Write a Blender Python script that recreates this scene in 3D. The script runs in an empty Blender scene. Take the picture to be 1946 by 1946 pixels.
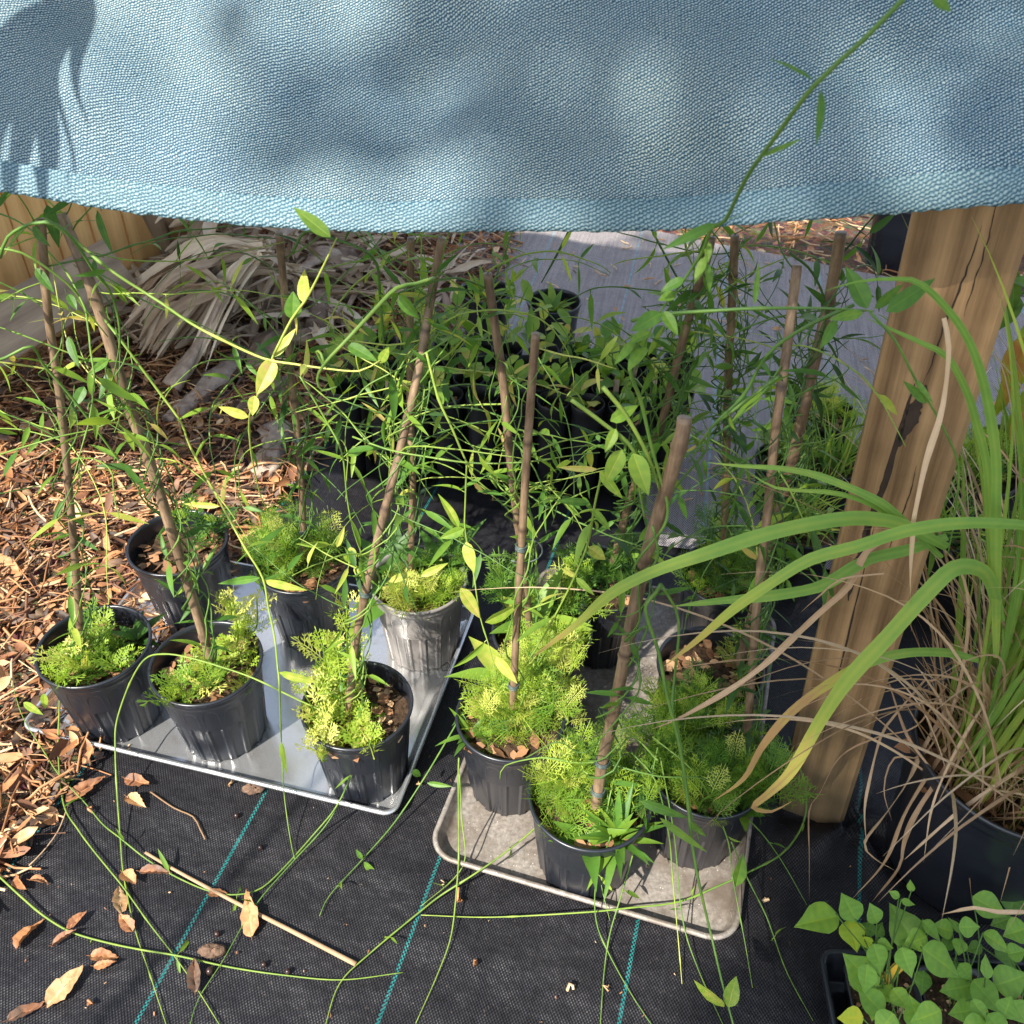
import bpy, math, random
import numpy as np
from mathutils import Matrix, Vector

SEED = 7
rng = np.random.default_rng(SEED)
random.seed(SEED)
scene = bpy.context.scene
COL = scene.collection

# ------------------------------------------------------------------ camera model (measured from the two baking sheets)
W0 = 1946.0
FPX, PITCH, ROLL, CH = 1757.6, 0.6987, 0.0123, 1.3005
_fw = np.array([0, math.cos(PITCH), -math.sin(PITCH)])
_up = np.array([0, math.sin(PITCH), math.cos(PITCH)])
_rt = np.array([1.0, 0, 0])
CR = _rt * math.cos(ROLL) + _up * math.sin(ROLL)
CU = _up * math.cos(ROLL) - _rt * math.sin(ROLL)
CP = np.array([0, 0, CH])


def ray(x, y):
    return _fw + CR * ((x - W0 / 2) / FPX) - CU * ((y - W0 / 2) / FPX)


def PZ(x, y, z=0.0):                     # world point at height z seen at photo position x, y
    d = ray(x, y)
    return CP + d * ((z - CH) / d[2])


def PY(x, y, Y):                         # world point at distance Y in front of the camera
    d = ray(x, y)
    return CP + d * (Y / d[1])


def PK(x, y, k):                         # k under 0.5: a height, else a distance
    return PZ(x, y, k) if k < 0.5 else PY(x, y, k)


def depth(P):
    return float((np.asarray(P) - CP) @ _fw)


def nrm(v):
    v = np.asarray(v, float)
    return v / (np.linalg.norm(v) + 1e-12)


# ------------------------------------------------------------------ sun
AZ, EL = math.radians(40), math.radians(48)
TO_SUN = np.array([-math.sin(AZ) * math.cos(EL), -math.cos(AZ) * math.cos(EL), math.sin(EL)])


# ------------------------------------------------------------------ mesh builder
class MB:
    def __init__(s):
        s.v, s.f, s.t, s.m, s.n = [], [], [], [], 0

    def add(s, v, f, tint=0.5, mat=0):
        v = np.asarray(v, float)
        if len(v) == 0:
            return
        f = np.asarray(f, int)
        s.v.append(v)
        for row in (f + s.n).tolist():
            s.f.append(row)
        s.m.extend([mat] * len(f))
        s.t.append(np.full(len(v), tint) if np.isscalar(tint) else np.asarray(tint, float))
        s.n += len(v)

    def ngon(s, v, tint=.5, mat=0):
        s.add(v, [list(range(len(v)))], tint, mat)

    def obj(s, name, mats, parent=None, smooth=True, uv=None):
        me = bpy.data.meshes.new(name)
        V = np.concatenate(s.v) if s.v else np.zeros((0, 3))
        if parent is not None and parent.get('_base') is not None:
            V = V - np.array(parent['_base'])
        me.from_pydata(V.tolist(), [], s.f)
        for m in (mats if isinstance(mats, (list, tuple)) else [mats]):
            me.materials.append(m)
        me.polygons.foreach_set('material_index', s.m)
        me.polygons.foreach_set('use_smooth', [smooth] * len(s.f))
        a = me.attributes.new('tint', 'FLOAT', 'POINT')
        a.data.foreach_set('value', np.concatenate(s.t) if s.t else [])
        if uv is not None:
            b = me.attributes.new('cuv', 'FLOAT_VECTOR', 'POINT')
            b.data.foreach_set('vector', np.asarray(uv, float).ravel())
        me.update()
        o = bpy.data.objects.new(name, me)
        COL.objects.link(o)
        if parent is not None:
            o.parent = parent
        return o


def tag(o, label=None, cat=None, group=None, kind=None):
    if label: o['label'] = label
    if cat: o['category'] = cat
    if group: o['group'] = group
    if kind: o['kind'] = kind
    return o


def thing(name, base, label, cat, group=None):
    o = bpy.data.objects.new(name, None)
    COL.objects.link(o)
    o.location = [float(q) for q in base]
    o.empty_display_size = .02
    o['_base'] = [float(q) for q in base]
    return tag(o, label, cat, group)


def sub(name, mb, mats, parent, smooth=True):
    """a part of a part: mesh in the same space as its parent mesh"""
    r = parent.parent
    o = mb.obj(name, mats, r, smooth)
    o.parent = parent
    return o


# ------------------------------------------------------------------ shapes
def crom(P, step=0.012):
    P = np.asarray(P, float)
    if len(P) < 3:
        n = max(2, int(np.linalg.norm(P[1] - P[0]) / step))
        t = np.linspace(0, 1, n)[:, None]
        return P[0] * (1 - t) + P[1] * t
    Q = np.vstack([2 * P[0] - P[1], P, 2 * P[-1] - P[-2]])
    out = []
    for i in range(1, len(Q) - 2):
        p0, p1, p2, p3 = Q[i - 1:i + 3]
        n = max(2, int(np.linalg.norm(p2 - p1) / step))
        t = (np.arange(n) / n)[:, None]
        out.append(.5 * (2 * p1 + (p2 - p0) * t + (2 * p0 - 5 * p1 + 4 * p2 - p3) * t ** 2 + (3 * p1 - p0 - 3 * p2 + p3) * t ** 3))
    out.append(P[-1:])
    return np.concatenate(out)


def tube(mb, P, r, sides=6, tint=.5, mat=0, cap=True, flat=1.0):
    P = np.asarray(P, float)
    n = len(P)
    r = np.full(n, r) if np.isscalar(r) else np.asarray(r, float)
    T = np.gradient(P, axis=0)
    T /= np.linalg.norm(T, axis=1)[:, None] + 1e-12
    a = np.array([0, 0, 1.0]) if abs(T[0][2]) < .9 else np.array([1.0, 0, 0])
    A = np.zeros_like(P); B = np.zeros_like(P)
    u = nrm(np.cross(T[0], a))
    for i in range(n):
        u = nrm(u - T[i] * (u @ T[i]))
        A[i] = u; B[i] = np.cross(T[i], u)
    th = np.arange(sides) * 2 * math.pi / sides
    V = P[:, None, :] + (A[:, None, :] * np.cos(th)[None, :, None] + B[:, None, :] * (np.sin(th) * flat)[None, :, None]) * r[:, None, None]
    V = V.reshape(-1, 3)
    i, j = np.meshgrid(np.arange(n - 1), np.arange(sides), indexing='ij')
    j2 = (j + 1) % sides
    F = np.stack([i * sides + j, i * sides + j2, (i + 1) * sides + j2, (i + 1) * sides + j], -1).reshape(-1, 4)
    tt = np.repeat(tint, sides) if not np.isscalar(tint) else tint
    mb.add(V, F, tt, mat)
    if cap:
        k = mb.n - len(V)
        for e in (0, n - 1):
            idx = [k + e * sides + q for q in range(sides)]
            mb.f.append(idx if e else idx[::-1]); mb.m.append(mat)


def box(mb, c, sx, sy, sz, M=None, tint=.5, mat=0, bev=0.0):
    """chamfered box, centre c, axes M (3x3 rows)"""
    M = np.eye(3) if M is None else np.asarray(M)
    b = min(bev, sx * .4, sy * .4, sz * .4)
    hx, hy, hz = sx / 2, sy / 2, sz / 2
    if b <= 0:
        v = np.array([[x, y, z] for z in (-hz, hz) for (x, y) in ((-hx, -hy), (hx, -hy), (hx, hy), (-hx, hy))])
        f = [[3, 2, 1, 0], [4, 5, 6, 7], [0, 1, 5, 4], [1, 2, 6, 5], [2, 3, 7, 6], [3, 0, 4, 7]]
        mb.add(v @ M + np.asarray(c), f, tint, mat); return
    def ring(ix, iy, z):
        return [[-ix + 0, -iy, z]]
    loops = []
    for z, k in ((-hz, b), (-hz + b, 0), (hz - b, 0), (hz, b)):
        x, y = hx - k, hy - k
        bb = b
        loops.append([[-x + bb, -y, z], [x - bb, -y, z], [x, -y + bb, z], [x, y - bb, z], [x - bb, y, z], [-x + bb, y, z], [-x, y - bb, z], [-x, -y + bb, z]])
    v = np.array(loops).reshape(-1, 3)
    f = []
    for L in range(3):
        for q in range(8):
            f.append([L * 8 + q, L * 8 + (q + 1) % 8, (L + 1) * 8 + (q + 1) % 8, (L + 1) * 8 + q])
    v = v @ M + np.asarray(c)
    n0 = mb.n
    mb.add(v, f, tint, mat)
    mb.f.append([n0 + q for q in range(7, -1, -1)]); mb.m.append(mat)
    mb.f.append([n0 + 24 + q for q in range(8)]); mb.m.append(mat)


def axes(xdir, zdir=(0, 0, 1)):
    x = nrm(xdir); z = np.asarray(zdir, float); z = nrm(z - x * (z @ x))
    return np.array([x, np.cross(z, x), z])


def leaf(mb, b, d, nn, L, Wd, curl=.15, fold=.25, tint=.5, mat=0, kind='lance', n=7):
    """one leaf with a midrib fold, from its base b along d; nn: upper side"""
    d = nrm(d); nn = np.asarray(nn, float); nn = nrm(nn - d * (nn @ d) + 1e-9); s = np.cross(d, nn)
    t = np.linspace(0, 1, n)
    if kind == 'lance':
        w = (t ** .6) * (1 - t) ** 1.05
    elif kind == 'broad':
        w = np.interp(t, [0, .06, .2, .38, .55, .75, .9, 1], [.12, .5, .9, 1.0, .82, .42, .16, 0])
    elif kind == 'oval':
        w = np.sqrt(np.clip(1 - (2 * t - 1) ** 2, 0, 1))
    else:
        w = np.interp(t, [0, .2, .5, .8, 1], [.5, .9, 1, .8, 0])
    w = w / w.max() * Wd / 2
    w[0] = max(w[0], Wd * .04)
    mid = b + np.outer(t * L, d) + np.outer(-curl * L * t ** 2, nn)
    up = np.outer(w * fold, nn)
    l = mid + np.outer(w, s) + up
    r = mid - np.outer(w, s) + up
    if n >= 9:                                   # large leaves: pale midrib, gently quilted blade
        k = 7; fr = [-1, -.55, -.09, 0, .09, .55, 1]
        wv = np.sin(t * 16 + tint * 40) * .05
        cols = [mid - np.outer(w * q, s) + up * abs(q) + np.outer(w * wv * abs(q), nn) + np.outer(np.full(n, Wd * (.02 if abs(q) == .55 else 0)), nn) for q in fr]
        V = np.stack(cols, 1).reshape(-1, 3)
        alt = np.where(np.arange(n) % 2 == 0, .05, -.05)[:, None]
        tt = (tint + np.array([[-.04, -.02, -.02, .16, -.02, -.02, -.04]]) + alt * np.array([[0, 1, .5, 0, .5, 1, 0]])).ravel()
    else:
        k = 3; V = np.stack([l, mid, r], 1).reshape(-1, 3); tt = tint
    F = []
    for i in range(n - 1):
        for j in range(k - 1):
            a = i * k + j
            F.append([a, a + 1, a + k + 1, a + k])
    mb.add(V, F, tt, mat)


def ribbon(mb, P, w, side, tint=.5, mat=0, fold=.18, thick=None):
    """grass blade: a strip along P, half widths w, side hint"""
    P = np.asarray(P, float); n = len(P)
    T = np.gradient(P, axis=0); T /= np.linalg.norm(T, axis=1)[:, None] + 1e-12
    S = np.asarray(side, float)
    S = np.tile(S, (n, 1)) if S.ndim == 1 else S
    S = S - T * (S * T).sum(1)[:, None]; S /= np.linalg.norm(S, axis=1)[:, None] + 1e-12
    N = np.cross(S, T)
    w = np.asarray(w)[:, None]
    c = [P + S * w, P + S * w * .5 - N * w * fold * .5, P - N * w * fold, P - S * w * .5 - N * w * fold * .5, P - S * w]
    V = np.stack(c, 1).reshape(-1, 3)
    F = []
    for i in range(n - 1):
        for j in range(4):
            a = i * 5 + j
            F.append([a, a + 1, a + 6, a + 5])
    tt = np.repeat(tint, 5) if not np.isscalar(tint) else np.full(n * 5, float(tint))
    tt = tt + np.tile([.05, -.03, .10, -.03, .05], n)
    mb.add(V, F, tt, mat)


def lathe(mb, prof, c, seg=64, tint=.5, mat=0, close=False, rfun=None):
    prof = np.asarray(prof, float); n = len(prof)
    th = np.arange(seg) * 2 * math.pi / seg
    V = []
    for r, z in prof:
        rr = np.full(seg, r)
        V.append(np.stack([rr * np.cos(th), rr * np.sin(th), np.full(seg, z)], 1))
    V = np.concatenate(V) + np.asarray(c)
    F = []
    for i in range(n - 1):
        for j in range(seg):
            j2 = (j + 1) % seg
            F.append([i * seg + j, i * seg + j2, (i + 1) * seg + j2, (i + 1) * seg + j])
    mb.add(V, F, tint, mat)
    return V


# ------------------------------------------------------------------ materials
def mat(name):
    m = bpy.data.materials.new(name); m.use_nodes = True
    nt = m.node_tree
    for n in list(nt.nodes): nt.nodes.remove(n)
    out = nt.nodes.new('ShaderNodeOutputMaterial')
    return m, nt, out


def N(nt, t, **kw):
    n = nt.nodes.new(t)
    for k, v in kw.items():
        if k.startswith('i_'):
            key = k[2:]
            key = int(key) if key.isdigit() else key.replace('_', ' ')
            n.inputs[key].default_value = v
        else:
            setattr(n, k, v)
    return n


def ramp(nt, stops, interp='LINEAR'):
    n = nt.nodes.new('ShaderNodeValToRGB'); cr = n.color_ramp; cr.interpolation = interp
    while len(cr.elements) < len(stops): cr.elements.new(.5)
    for e, (p, c) in zip(cr.elements, stops):
        e.position = p; e.color = (*c, 1) if len(c) == 3 else c
    return n


def mth(nt, op, a=None, b=None, **kw):
    n = nt.nodes.new('ShaderNodeMath'); n.operation = op
    for i, q in enumerate((a, b)):
        if q is None: continue
        if isinstance(q, (int, float)): n.inputs[i].default_value = q
        else: nt.links.new(q, n.inputs[i])
    return n.outputs[0]


def mixc(nt, fac, a, b, mode='MIX'):
    n = nt.nodes.new('ShaderNodeMix'); n.data_type = 'RGBA'; n.blend_type = mode
    for sock, q in ((n.inputs[0], fac), (n.inputs[6], a), (n.inputs[7], b)):
        if isinstance(q, (int, float)): sock.default_value = q
        elif isinstance(q, tuple): sock.default_value = (*q, 1)
        else: nt.links.new(q, sock)
    return n.outputs[2]


def noise(nt, scale, detail=4, rough=.55, vec=None, dim='3D'):
    n = N(nt, 'ShaderNodeTexNoise', i_Scale=scale, i_Detail=detail, i_Roughness=rough)
    if vec is not None: nt.links.new(vec, n.inputs['Vector'])
    return n.outputs[0]


def coords(nt, kind='Object', rot=0, scale=(1, 1, 1), rotv=None):
    tc = N(nt, 'ShaderNodeTexCoord'); mp = N(nt, 'ShaderNodeMapping')
    mp.inputs['Rotation'].default_value = rotv or (0, 0, rot); mp.inputs['Scale'].default_value = scale
    nt.links.new(tc.outputs[kind], mp.inputs['Vector'])
    return mp.outputs[0]


def bump(nt, h, strength=.3, dist=.002):
    b = N(nt, 'ShaderNodeBump', i_Strength=strength, i_Distance=dist)
    nt.links.new(h, b.inputs['Height'])
    return b.outputs[0]


def leaf_mat(name, stops, rough=.45, trans=.35, spec=.35, warm=(1.25, 1.15, .7), nscale=60, amp=.35):
    m, nt, out = mat(name)
    at = N(nt, 'ShaderNodeAttribute', attribute_name='tint')
    nz = noise(nt, nscale, 3, .6, coords(nt))
    f = mth(nt, 'ADD', at.outputs['Fac'], mth(nt, 'MULTIPLY', mth(nt, 'SUBTRACT', nz, .5), amp))
    r = ramp(nt, stops); nt.links.new(f, r.inputs[0])
    p = N(nt, 'ShaderNodeBsdfPrincipled', i_Roughness=rough)
    p.inputs['Specular IOR Level'].default_value = spec
    nt.links.new(r.outputs[0], p.inputs['Base Color'])
    nt.links.new(bump(nt, nz, .25, .002), p.inputs['Normal'])
    t = N(nt, 'ShaderNodeBsdfTranslucent')
    nt.links.new(mixc(nt, 1.0, r.outputs[0], warm, 'MULTIPLY'), t.inputs[0])
    mx = N(nt, 'ShaderNodeMixShader', i_0=trans)
    nt.links.new(p.outputs[0], mx.inputs[1]); nt.links.new(t.outputs[0], mx.inputs[2])
    nt.links.new(mx.outputs[0], out.inputs[0])
    return m


M = {}
M['vine'] = leaf_mat('vine_green', [(0, (.035, .085, .022)), (.4, (.11, .22, .04)), (.7, (.28, .38, .06)), (1, (.55, .55, .14))], trans=.2)
M['vleaf'] = leaf_mat('vine_leaf', [(0, (.035, .09, .02)), (.4, (.095, .22, .03)), (.75, (.25, .38, .04)), (.95, (.52, .50, .10)), (1, (.55, .42, .15))], trans=.4)
M['feather'] = leaf_mat('feathery_foliage', [(0, (.045, .12, .025)), (.35, (.125, .265, .032)), (.75, (.37, .51, .055)), (1, (.64, .65, .17))], trans=.4, nscale=40)
M['sleaf'] = leaf_mat('seedling_leaf', [(0, (.06, .16, .025)), (.5, (.21, .40, .055)), (.85, (.40, .56, .04)), (1, (.6, .58, .03))], trans=.35, nscale=90)
M['grass'] = leaf_mat('grass_blade', rough=.6, stops=[(0, (.07, .17, .035)), (.4, (.20, .36, .07)), (.7, (.38, .46, .08)), (.85, (.5, .42, .10)), (1, (.46, .28, .12))], trans=.35, nscale=30, spec=.2)
M['straw'] = leaf_mat('dry_straw', [(0, (.20, .11, .05)), (.5, (.42, .27, .15)), (1, (.66, .50, .32))], trans=.15, rough=.6)
M['litter'] = leaf_mat('dry_leaf', [(0, (.035, .020, .013)), (.2, (.13, .085, .06)), (.4, (.23, .10, .05)), (.6, (.42, .19, .075)), (.8, (.52, .31, .15)), (1, (.68, .50, .30))], trans=.08, rough=.55, warm=(1.2, .9, .6), nscale=45, amp=.7)
M['frond'] = leaf_mat('dead_frond', [(0, (.22, .15, .10)), (.5, (.50, .39, .28)), (1, (.72, .62, .48))], trans=.06, rough=.65, nscale=25)
M['biglf'] = leaf_mat('broad_leaf', [(0, (.03, .08, .02)), (.5, (.13, .24, .03)), (.8, (.34, .36, .04)), (1, (.38, .16, .05))], trans=.35, nscale=14)


def simple(name, c1, c2, scale=30, rough=.6, metal=0, spec=.5, bmp=.3, bdist=.002, stretch=(1, 1, 1), r2=None):
    m, nt, out = mat(name)
    v = coords(nt, scale=stretch)
    nz = noise(nt, scale, 5, .6, v)
    r = ramp(nt, [(.3, c1), (.7, c2)]); nt.links.new(nz, r.inputs[0])
    p = N(nt, 'ShaderNodeBsdfPrincipled', i_Roughness=rough, i_Metallic=metal)
    p.inputs['Specular IOR Level'].default_value = spec
    nt.links.new(r.outputs[0], p.inputs['Base Color'])
    if r2 is not None:
        rr = ramp(nt, [(.35, (rough,) * 3), (.7, (r2,) * 3)]); nt.links.new(noise(nt, scale * .4, 4, .6, v), rr.inputs[0])
        nt.links.new(rr.outputs[0], p.inputs['Roughness'])
    if bmp: nt.links.new(bump(nt, nz, bmp, bdist), p.inputs['Normal'])
    nt.links.new(p.outputs[0], out.inputs[0])
    return m


def pot_mat():
    m, nt, out = mat('black_pot_plastic')
    v = coords(nt)
    big = noise(nt, 14, 5, .65, v); fine = noise(nt, 160, 3, .6, v)
    dust = ramp(nt, [(.5, (0, 0, 0)), (.85, (1, 1, 1))]); nt.links.new(big, dust.inputs[0])
    c = mixc(nt, mth(nt, 'MULTIPLY', dust.outputs[0], .3), (.013, .015, .021), (.05, .048, .048))
    spk = ramp(nt, [(.70, (0, 0, 0)), (.74, (1, 1, 1))]); nt.links.new(fine, spk.inputs[0])
    c = mixc(nt, mth(nt, 'MULTIPLY', spk.outputs[0], .35), c, (.16, .14, .12))
    p = N(nt, 'ShaderNodeBsdfPrincipled'); p.inputs['Specular IOR Level'].default_value = .6
    nt.links.new(c, p.inputs['Base Color'])
    rr = ramp(nt, [(.3, (.27,) * 3), (.8, (.40,) * 3)]); nt.links.new(big, rr.inputs[0])
    nt.links.new(rr.outputs[0], p.inputs['Roughness'])
    nt.links.new(bump(nt, fine, .05, .0006), p.inputs['Normal'])
    nt.links.new(p.outputs[0], out.inputs[0])
    return m


M['pot'] = pot_mat()
M['sheen_paint'] = simple('painted_sheen_pot', (.10, .09, .085), (.30, .27, .25), 14, .42, 0, .6, .1)  # black plastic of one pot, its sun sheen painted in as silvery grey
M['tube'] = simple('tube_pot_plastic', (.008, .008, .010), (.018, .018, .021), 20, .5, 0, .35, .05)
M['soil'] = simple('potting_soil', (.018, .011, .007), (.10, .06, .035), 120, .9, 0, .2, 1.0, .006)
M['bark'] = leaf_mat('bark_chip', [(0, (.10, .045, .022)), (.5, (.30, .15, .07)), (1, (.55, .36, .20))], trans=0, rough=.75)
M['wire'] = simple('tie_wire', (.03, .05, .05), (.12, .15, .13), 200, .5, .3)
M['woodtag'] = simple('wooden_label', (.22, .15, .10), (.42, .32, .22), 40, .7, stretch=(1, 1, .1))
M['yellow'] = simple('yellow_label', (.72, .40, .01), (.80, .48, .02), 30, .45, bmp=.05)
M['berry'] = simple('black_berry', (.010, .007, .007), (.05, .022, .016), 150, .3, bmp=.1)
M['stone'] = simple('pale_grit', (.35, .25, .18), (.6, .5, .4), 80, .8)
M['log'] = simple('weathered_log', (.07, .043, .028), (.30, .21, .145), 22, .8, bmp=.8, bdist=.01, stretch=(1, 1, .35))
M['boot'] = simple('palm_boot', (.17, .12, .09), (.42, .33, .26), 9, .75, bmp=.6, bdist=.006, stretch=(6, 6, 1))
M['dirt'] = simple('dirt_crumb', (.05, .03, .02), (.22, .13, .08), 120, .9, bmp=1, bdist=.004)


def cane_mat():
    m, nt, out = mat('bamboo_cane')
    at = N(nt, 'ShaderNodeAttribute', attribute_name='tint')
    v = coords(nt, scale=(1, 1, .12)); nz = noise(nt, 160, 4, .7, v)
    blot = noise(nt, 18, 4, .6, coords(nt))
    a = ramp(nt, [(.3, (.15, .095, .06)), (.7, (.42, .29, .17))]); nt.links.new(nz, a.inputs[0])
    bl = ramp(nt, [(.35, (.45, .42, .40)), (.7, (1, 1, 1))]); nt.links.new(blot, bl.inputs[0])
    c = mixc(nt, 1.0, a.outputs[0], bl.outputs[0], 'MULTIPLY')
    c = mixc(nt, at.outputs['Fac'], c, (.05, .028, .016))
    p = N(nt, 'ShaderNodeBsdfPrincipled', i_Roughness=.5); nt.links.new(c, p.inputs['Base Color'])
    nt.links.new(bump(nt, nz, .3, .001), p.inputs['Normal'])
    nt.links.new(p.outputs[0], out.inputs[0]); return m


M['cane'] = cane_mat()


def alu_mat(worn):
    m, nt, out = mat('worn_aluminium' if worn else 'bright_aluminium')
    v = coords(nt)
    p = N(nt, 'ShaderNodeBsdfPrincipled')
    big = noise(nt, 9, 6, .65, v); fine = noise(nt, 110, 4, .7, v)
    if worn:
        a = ramp(nt, [(.3, (.17, .15, .13)), (.7, (.42, .37, .32))]); nt.links.new(fine, a.inputs[0])
        d = ramp(nt, [(.42, (0, 0, 0)), (.62, (1, 1, 1))]); nt.links.new(big, d.inputs[0])
        c = mixc(nt, mth(nt, 'MULTIPLY', d.outputs[0], .85), a.outputs[0], (.15, .115, .085))
        vor = N(nt, 'ShaderNodeTexVoronoi', i_Scale=170.0); nt.links.new(v, vor.inputs['Vector'])
        sp = ramp(nt, [(.10, (1, 1, 1)), (.16, (0, 0, 0))]); nt.links.new(vor.outputs[0], sp.inputs[0])
        gate = ramp(nt, [(.5, (0, 0, 0)), (.6, (1, 1, 1))]); nt.links.new(noise(nt, 26, 3, .6, v), gate.inputs[0])
        c = mixc(nt, mth(nt, 'MULTIPLY', sp.outputs[0], gate.outputs[0]), c, (.75, .70, .62))
        p.inputs['Metallic'].default_value = .35; p.inputs['Roughness'].default_value = .55
        nt.links.new(bump(nt, fine, .35, .0015), p.inputs['Normal'])
    else:
        a = ramp(nt, [(.3, (.60, .60, .60)), (.75, (.74, .74, .74))]); nt.links.new(big, a.inputs[0])
        d = ramp(nt, [(.54, (0, 0, 0)), (.72, (1, 1, 1))]); nt.links.new(noise(nt, 22, 5, .7, v), d.inputs[0])
        c = mixc(nt, mth(nt, 'MULTIPLY', d.outputs[0], .35), a.outputs[0], (.30, .22, .15))
        p.inputs['Metallic'].default_value = .82
        rr = ramp(nt, [(.3, (.17,) * 3), (.75, (.28,) * 3)]); nt.links.new(big, rr.inputs[0])
        nt.links.new(rr.outputs[0], p.inputs['Roughness'])
        nt.links.new(bump(nt, noise(nt, 6, 2, .5, v), .15, .01), p.inputs['Normal'])
    nt.links.new(c, p.inputs['Base Color'])
    nt.links.new(p.outputs[0], out.inputs[0]); return m


M['alu'] = alu_mat(False); M['alu2'] = alu_mat(True)


def weave_mat(name, ang, n_ang, stripe_off, stripe_gap, cell, lo, hi, teal, rough, dust):
    """woven ground cover: threads over and under, a coloured thread line every stripe_gap"""
    m, nt, out = mat(name)
    tc = N(nt, 'ShaderNodeTexCoord'); mp = N(nt, 'ShaderNodeMapping'); mp.vector_type = 'POINT'
    mp.inputs['Rotation'].default_value = (0, 0, -(ang - math.pi / 2))
    nt.links.new(tc.outputs['Object'], mp.inputs['Vector'])
    sx = N(nt, 'ShaderNodeSeparateXYZ'); nt.links.new(mp.outputs[0], sx.inputs[0])
    U, V = sx.outputs[0], sx.outputs[1]
    cu, cv = cell
    wu = mth(nt, 'SINE', mth(nt, 'MULTIPLY', U, 2 * math.pi / cu))
    wv = mth(nt, 'SINE', mth(nt, 'MULTIPLY', V, 2 * math.pi / cv))
    prod = mth(nt, 'MULTIPLY', wu, wv)
    hgt = mth(nt, 'ADD', mth(nt, 'MULTIPLY', prod, .5), .5)
    fine = noise(nt, 420, 2, .6, tc.outputs['Object']); big = noise(nt, 5, 5, .65, tc.outputs['Object']); mid = noise(nt, 45, 4, .7, tc.outputs['Object'])
    r = ramp(nt, [(.3, lo), (.9, hi)]); nt.links.new(mth(nt, 'ADD', mth(nt, 'MULTIPLY', hgt, .75), mth(nt, 'MULTIPLY', fine, .3)), r.inputs[0])
    du = ramp(nt, [(.42, (0, 0, 0)), (.72, (1, 1, 1))]); nt.links.new(mth(nt, 'ADD', mth(nt, 'MULTIPLY', big, .6), mth(nt, 'MULTIPLY', mid, .4)), du.inputs[0])
    cv_ = N(nt, 'ShaderNodeCombineXYZ'); nt.links.new(mth(nt, 'MULTIPLY', U, 150.0), cv_.inputs[0]); nt.links.new(mth(nt, 'MULTIPLY', V, 5.0), cv_.inputs[1])
    stk = ramp(nt, [(.3, (.62, .62, .62)), (.7, (1.2, 1.2, 1.2))]); nt.links.new(noise(nt, 1.0, 3, .6, cv_.outputs[0]), stk.inputs[0])
    rs_ = mixc(nt, .8, r.outputs[0], stk.outputs[0], 'MULTIPLY')
    c = mixc(nt, mth(nt, 'MULTIPLY', du.outputs[0], dust[0]), rs_, dust[1])
    sp = ramp(nt, [(.70, (0, 0, 0)), (.76, (1, 1, 1))]); nt.links.new(noise(nt, 230, 1, .5, tc.outputs['Object']), sp.inputs[0])
    c = mixc(nt, mth(nt, 'MULTIPLY', sp.outputs[0], .16), c, (.28, .22, .18))
    # coloured guide line
    w = mth(nt, 'PINGPONG', mth(nt, 'SUBTRACT', U, stripe_off), stripe_gap / 2)
    on = mth(nt, 'LESS_THAN', w, .0026)
    ds = mth(nt, 'GREATER_THAN', mth(nt, 'SINE', mth(nt, 'ADD', mth(nt, 'MULTIPLY', V, 2 * math.pi / .0062), mth(nt, 'MULTIPLY', mth(nt, 'GREATER_THAN', mth(nt, 'SINE', mth(nt, 'MULTIPLY', U, 2 * math.pi / .0048)), 0.0), math.pi))), -.15)
    c = mixc(nt, mth(nt, 'MULTIPLY', on, ds), c, teal)
    p = N(nt, 'ShaderNodeBsdfPrincipled', i_Roughness=rough); p.inputs['Specular IOR Level'].default_value = .34
    nt.links.new(c, p.inputs['Base Color'])
    hb = mth(nt, 'ADD', hgt, mth(nt, 'MULTIPLY', fine, .4))
    b1 = N(nt, 'ShaderNodeBump', i_Strength=.75, i_Distance=.0009); nt.links.new(hb, b1.inputs['Height'])
    b2 = N(nt, 'ShaderNodeBump', i_Strength=.6, i_Distance=.03); nt.links.new(noise(nt, 8, 4, .5, tc.outputs['Object']), b2.inputs['Height'])
    nt.links.new(b1.outputs[0], b2.inputs['Normal'])
    nt.links.new(b2.outputs[0], p.inputs['Normal'])
    nt.links.new(p.outputs[0], out.inputs[0]); return m


A1 = math.radians(74.5); A2 = math.radians(78.3)
M['mat'] = weave_mat('black_woven_mat', A1, 0, .010, .305, (.0046, .0060), (.0025, .0025, .004), (.024, .023, .027), (.012, .15, .145), .46, (.10, (.08, .068, .06)))
M['mat2'] = weave_mat('grey_woven_mat', A2, 0, .098, .29, (.0052, .0075), (.05, .045, .046), (.50, .45, .44), (.16, .32, .38), .75, (.35, (.36, .31, .29)))  # sky reflection painted in as a paler grey than the black mat


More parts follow.
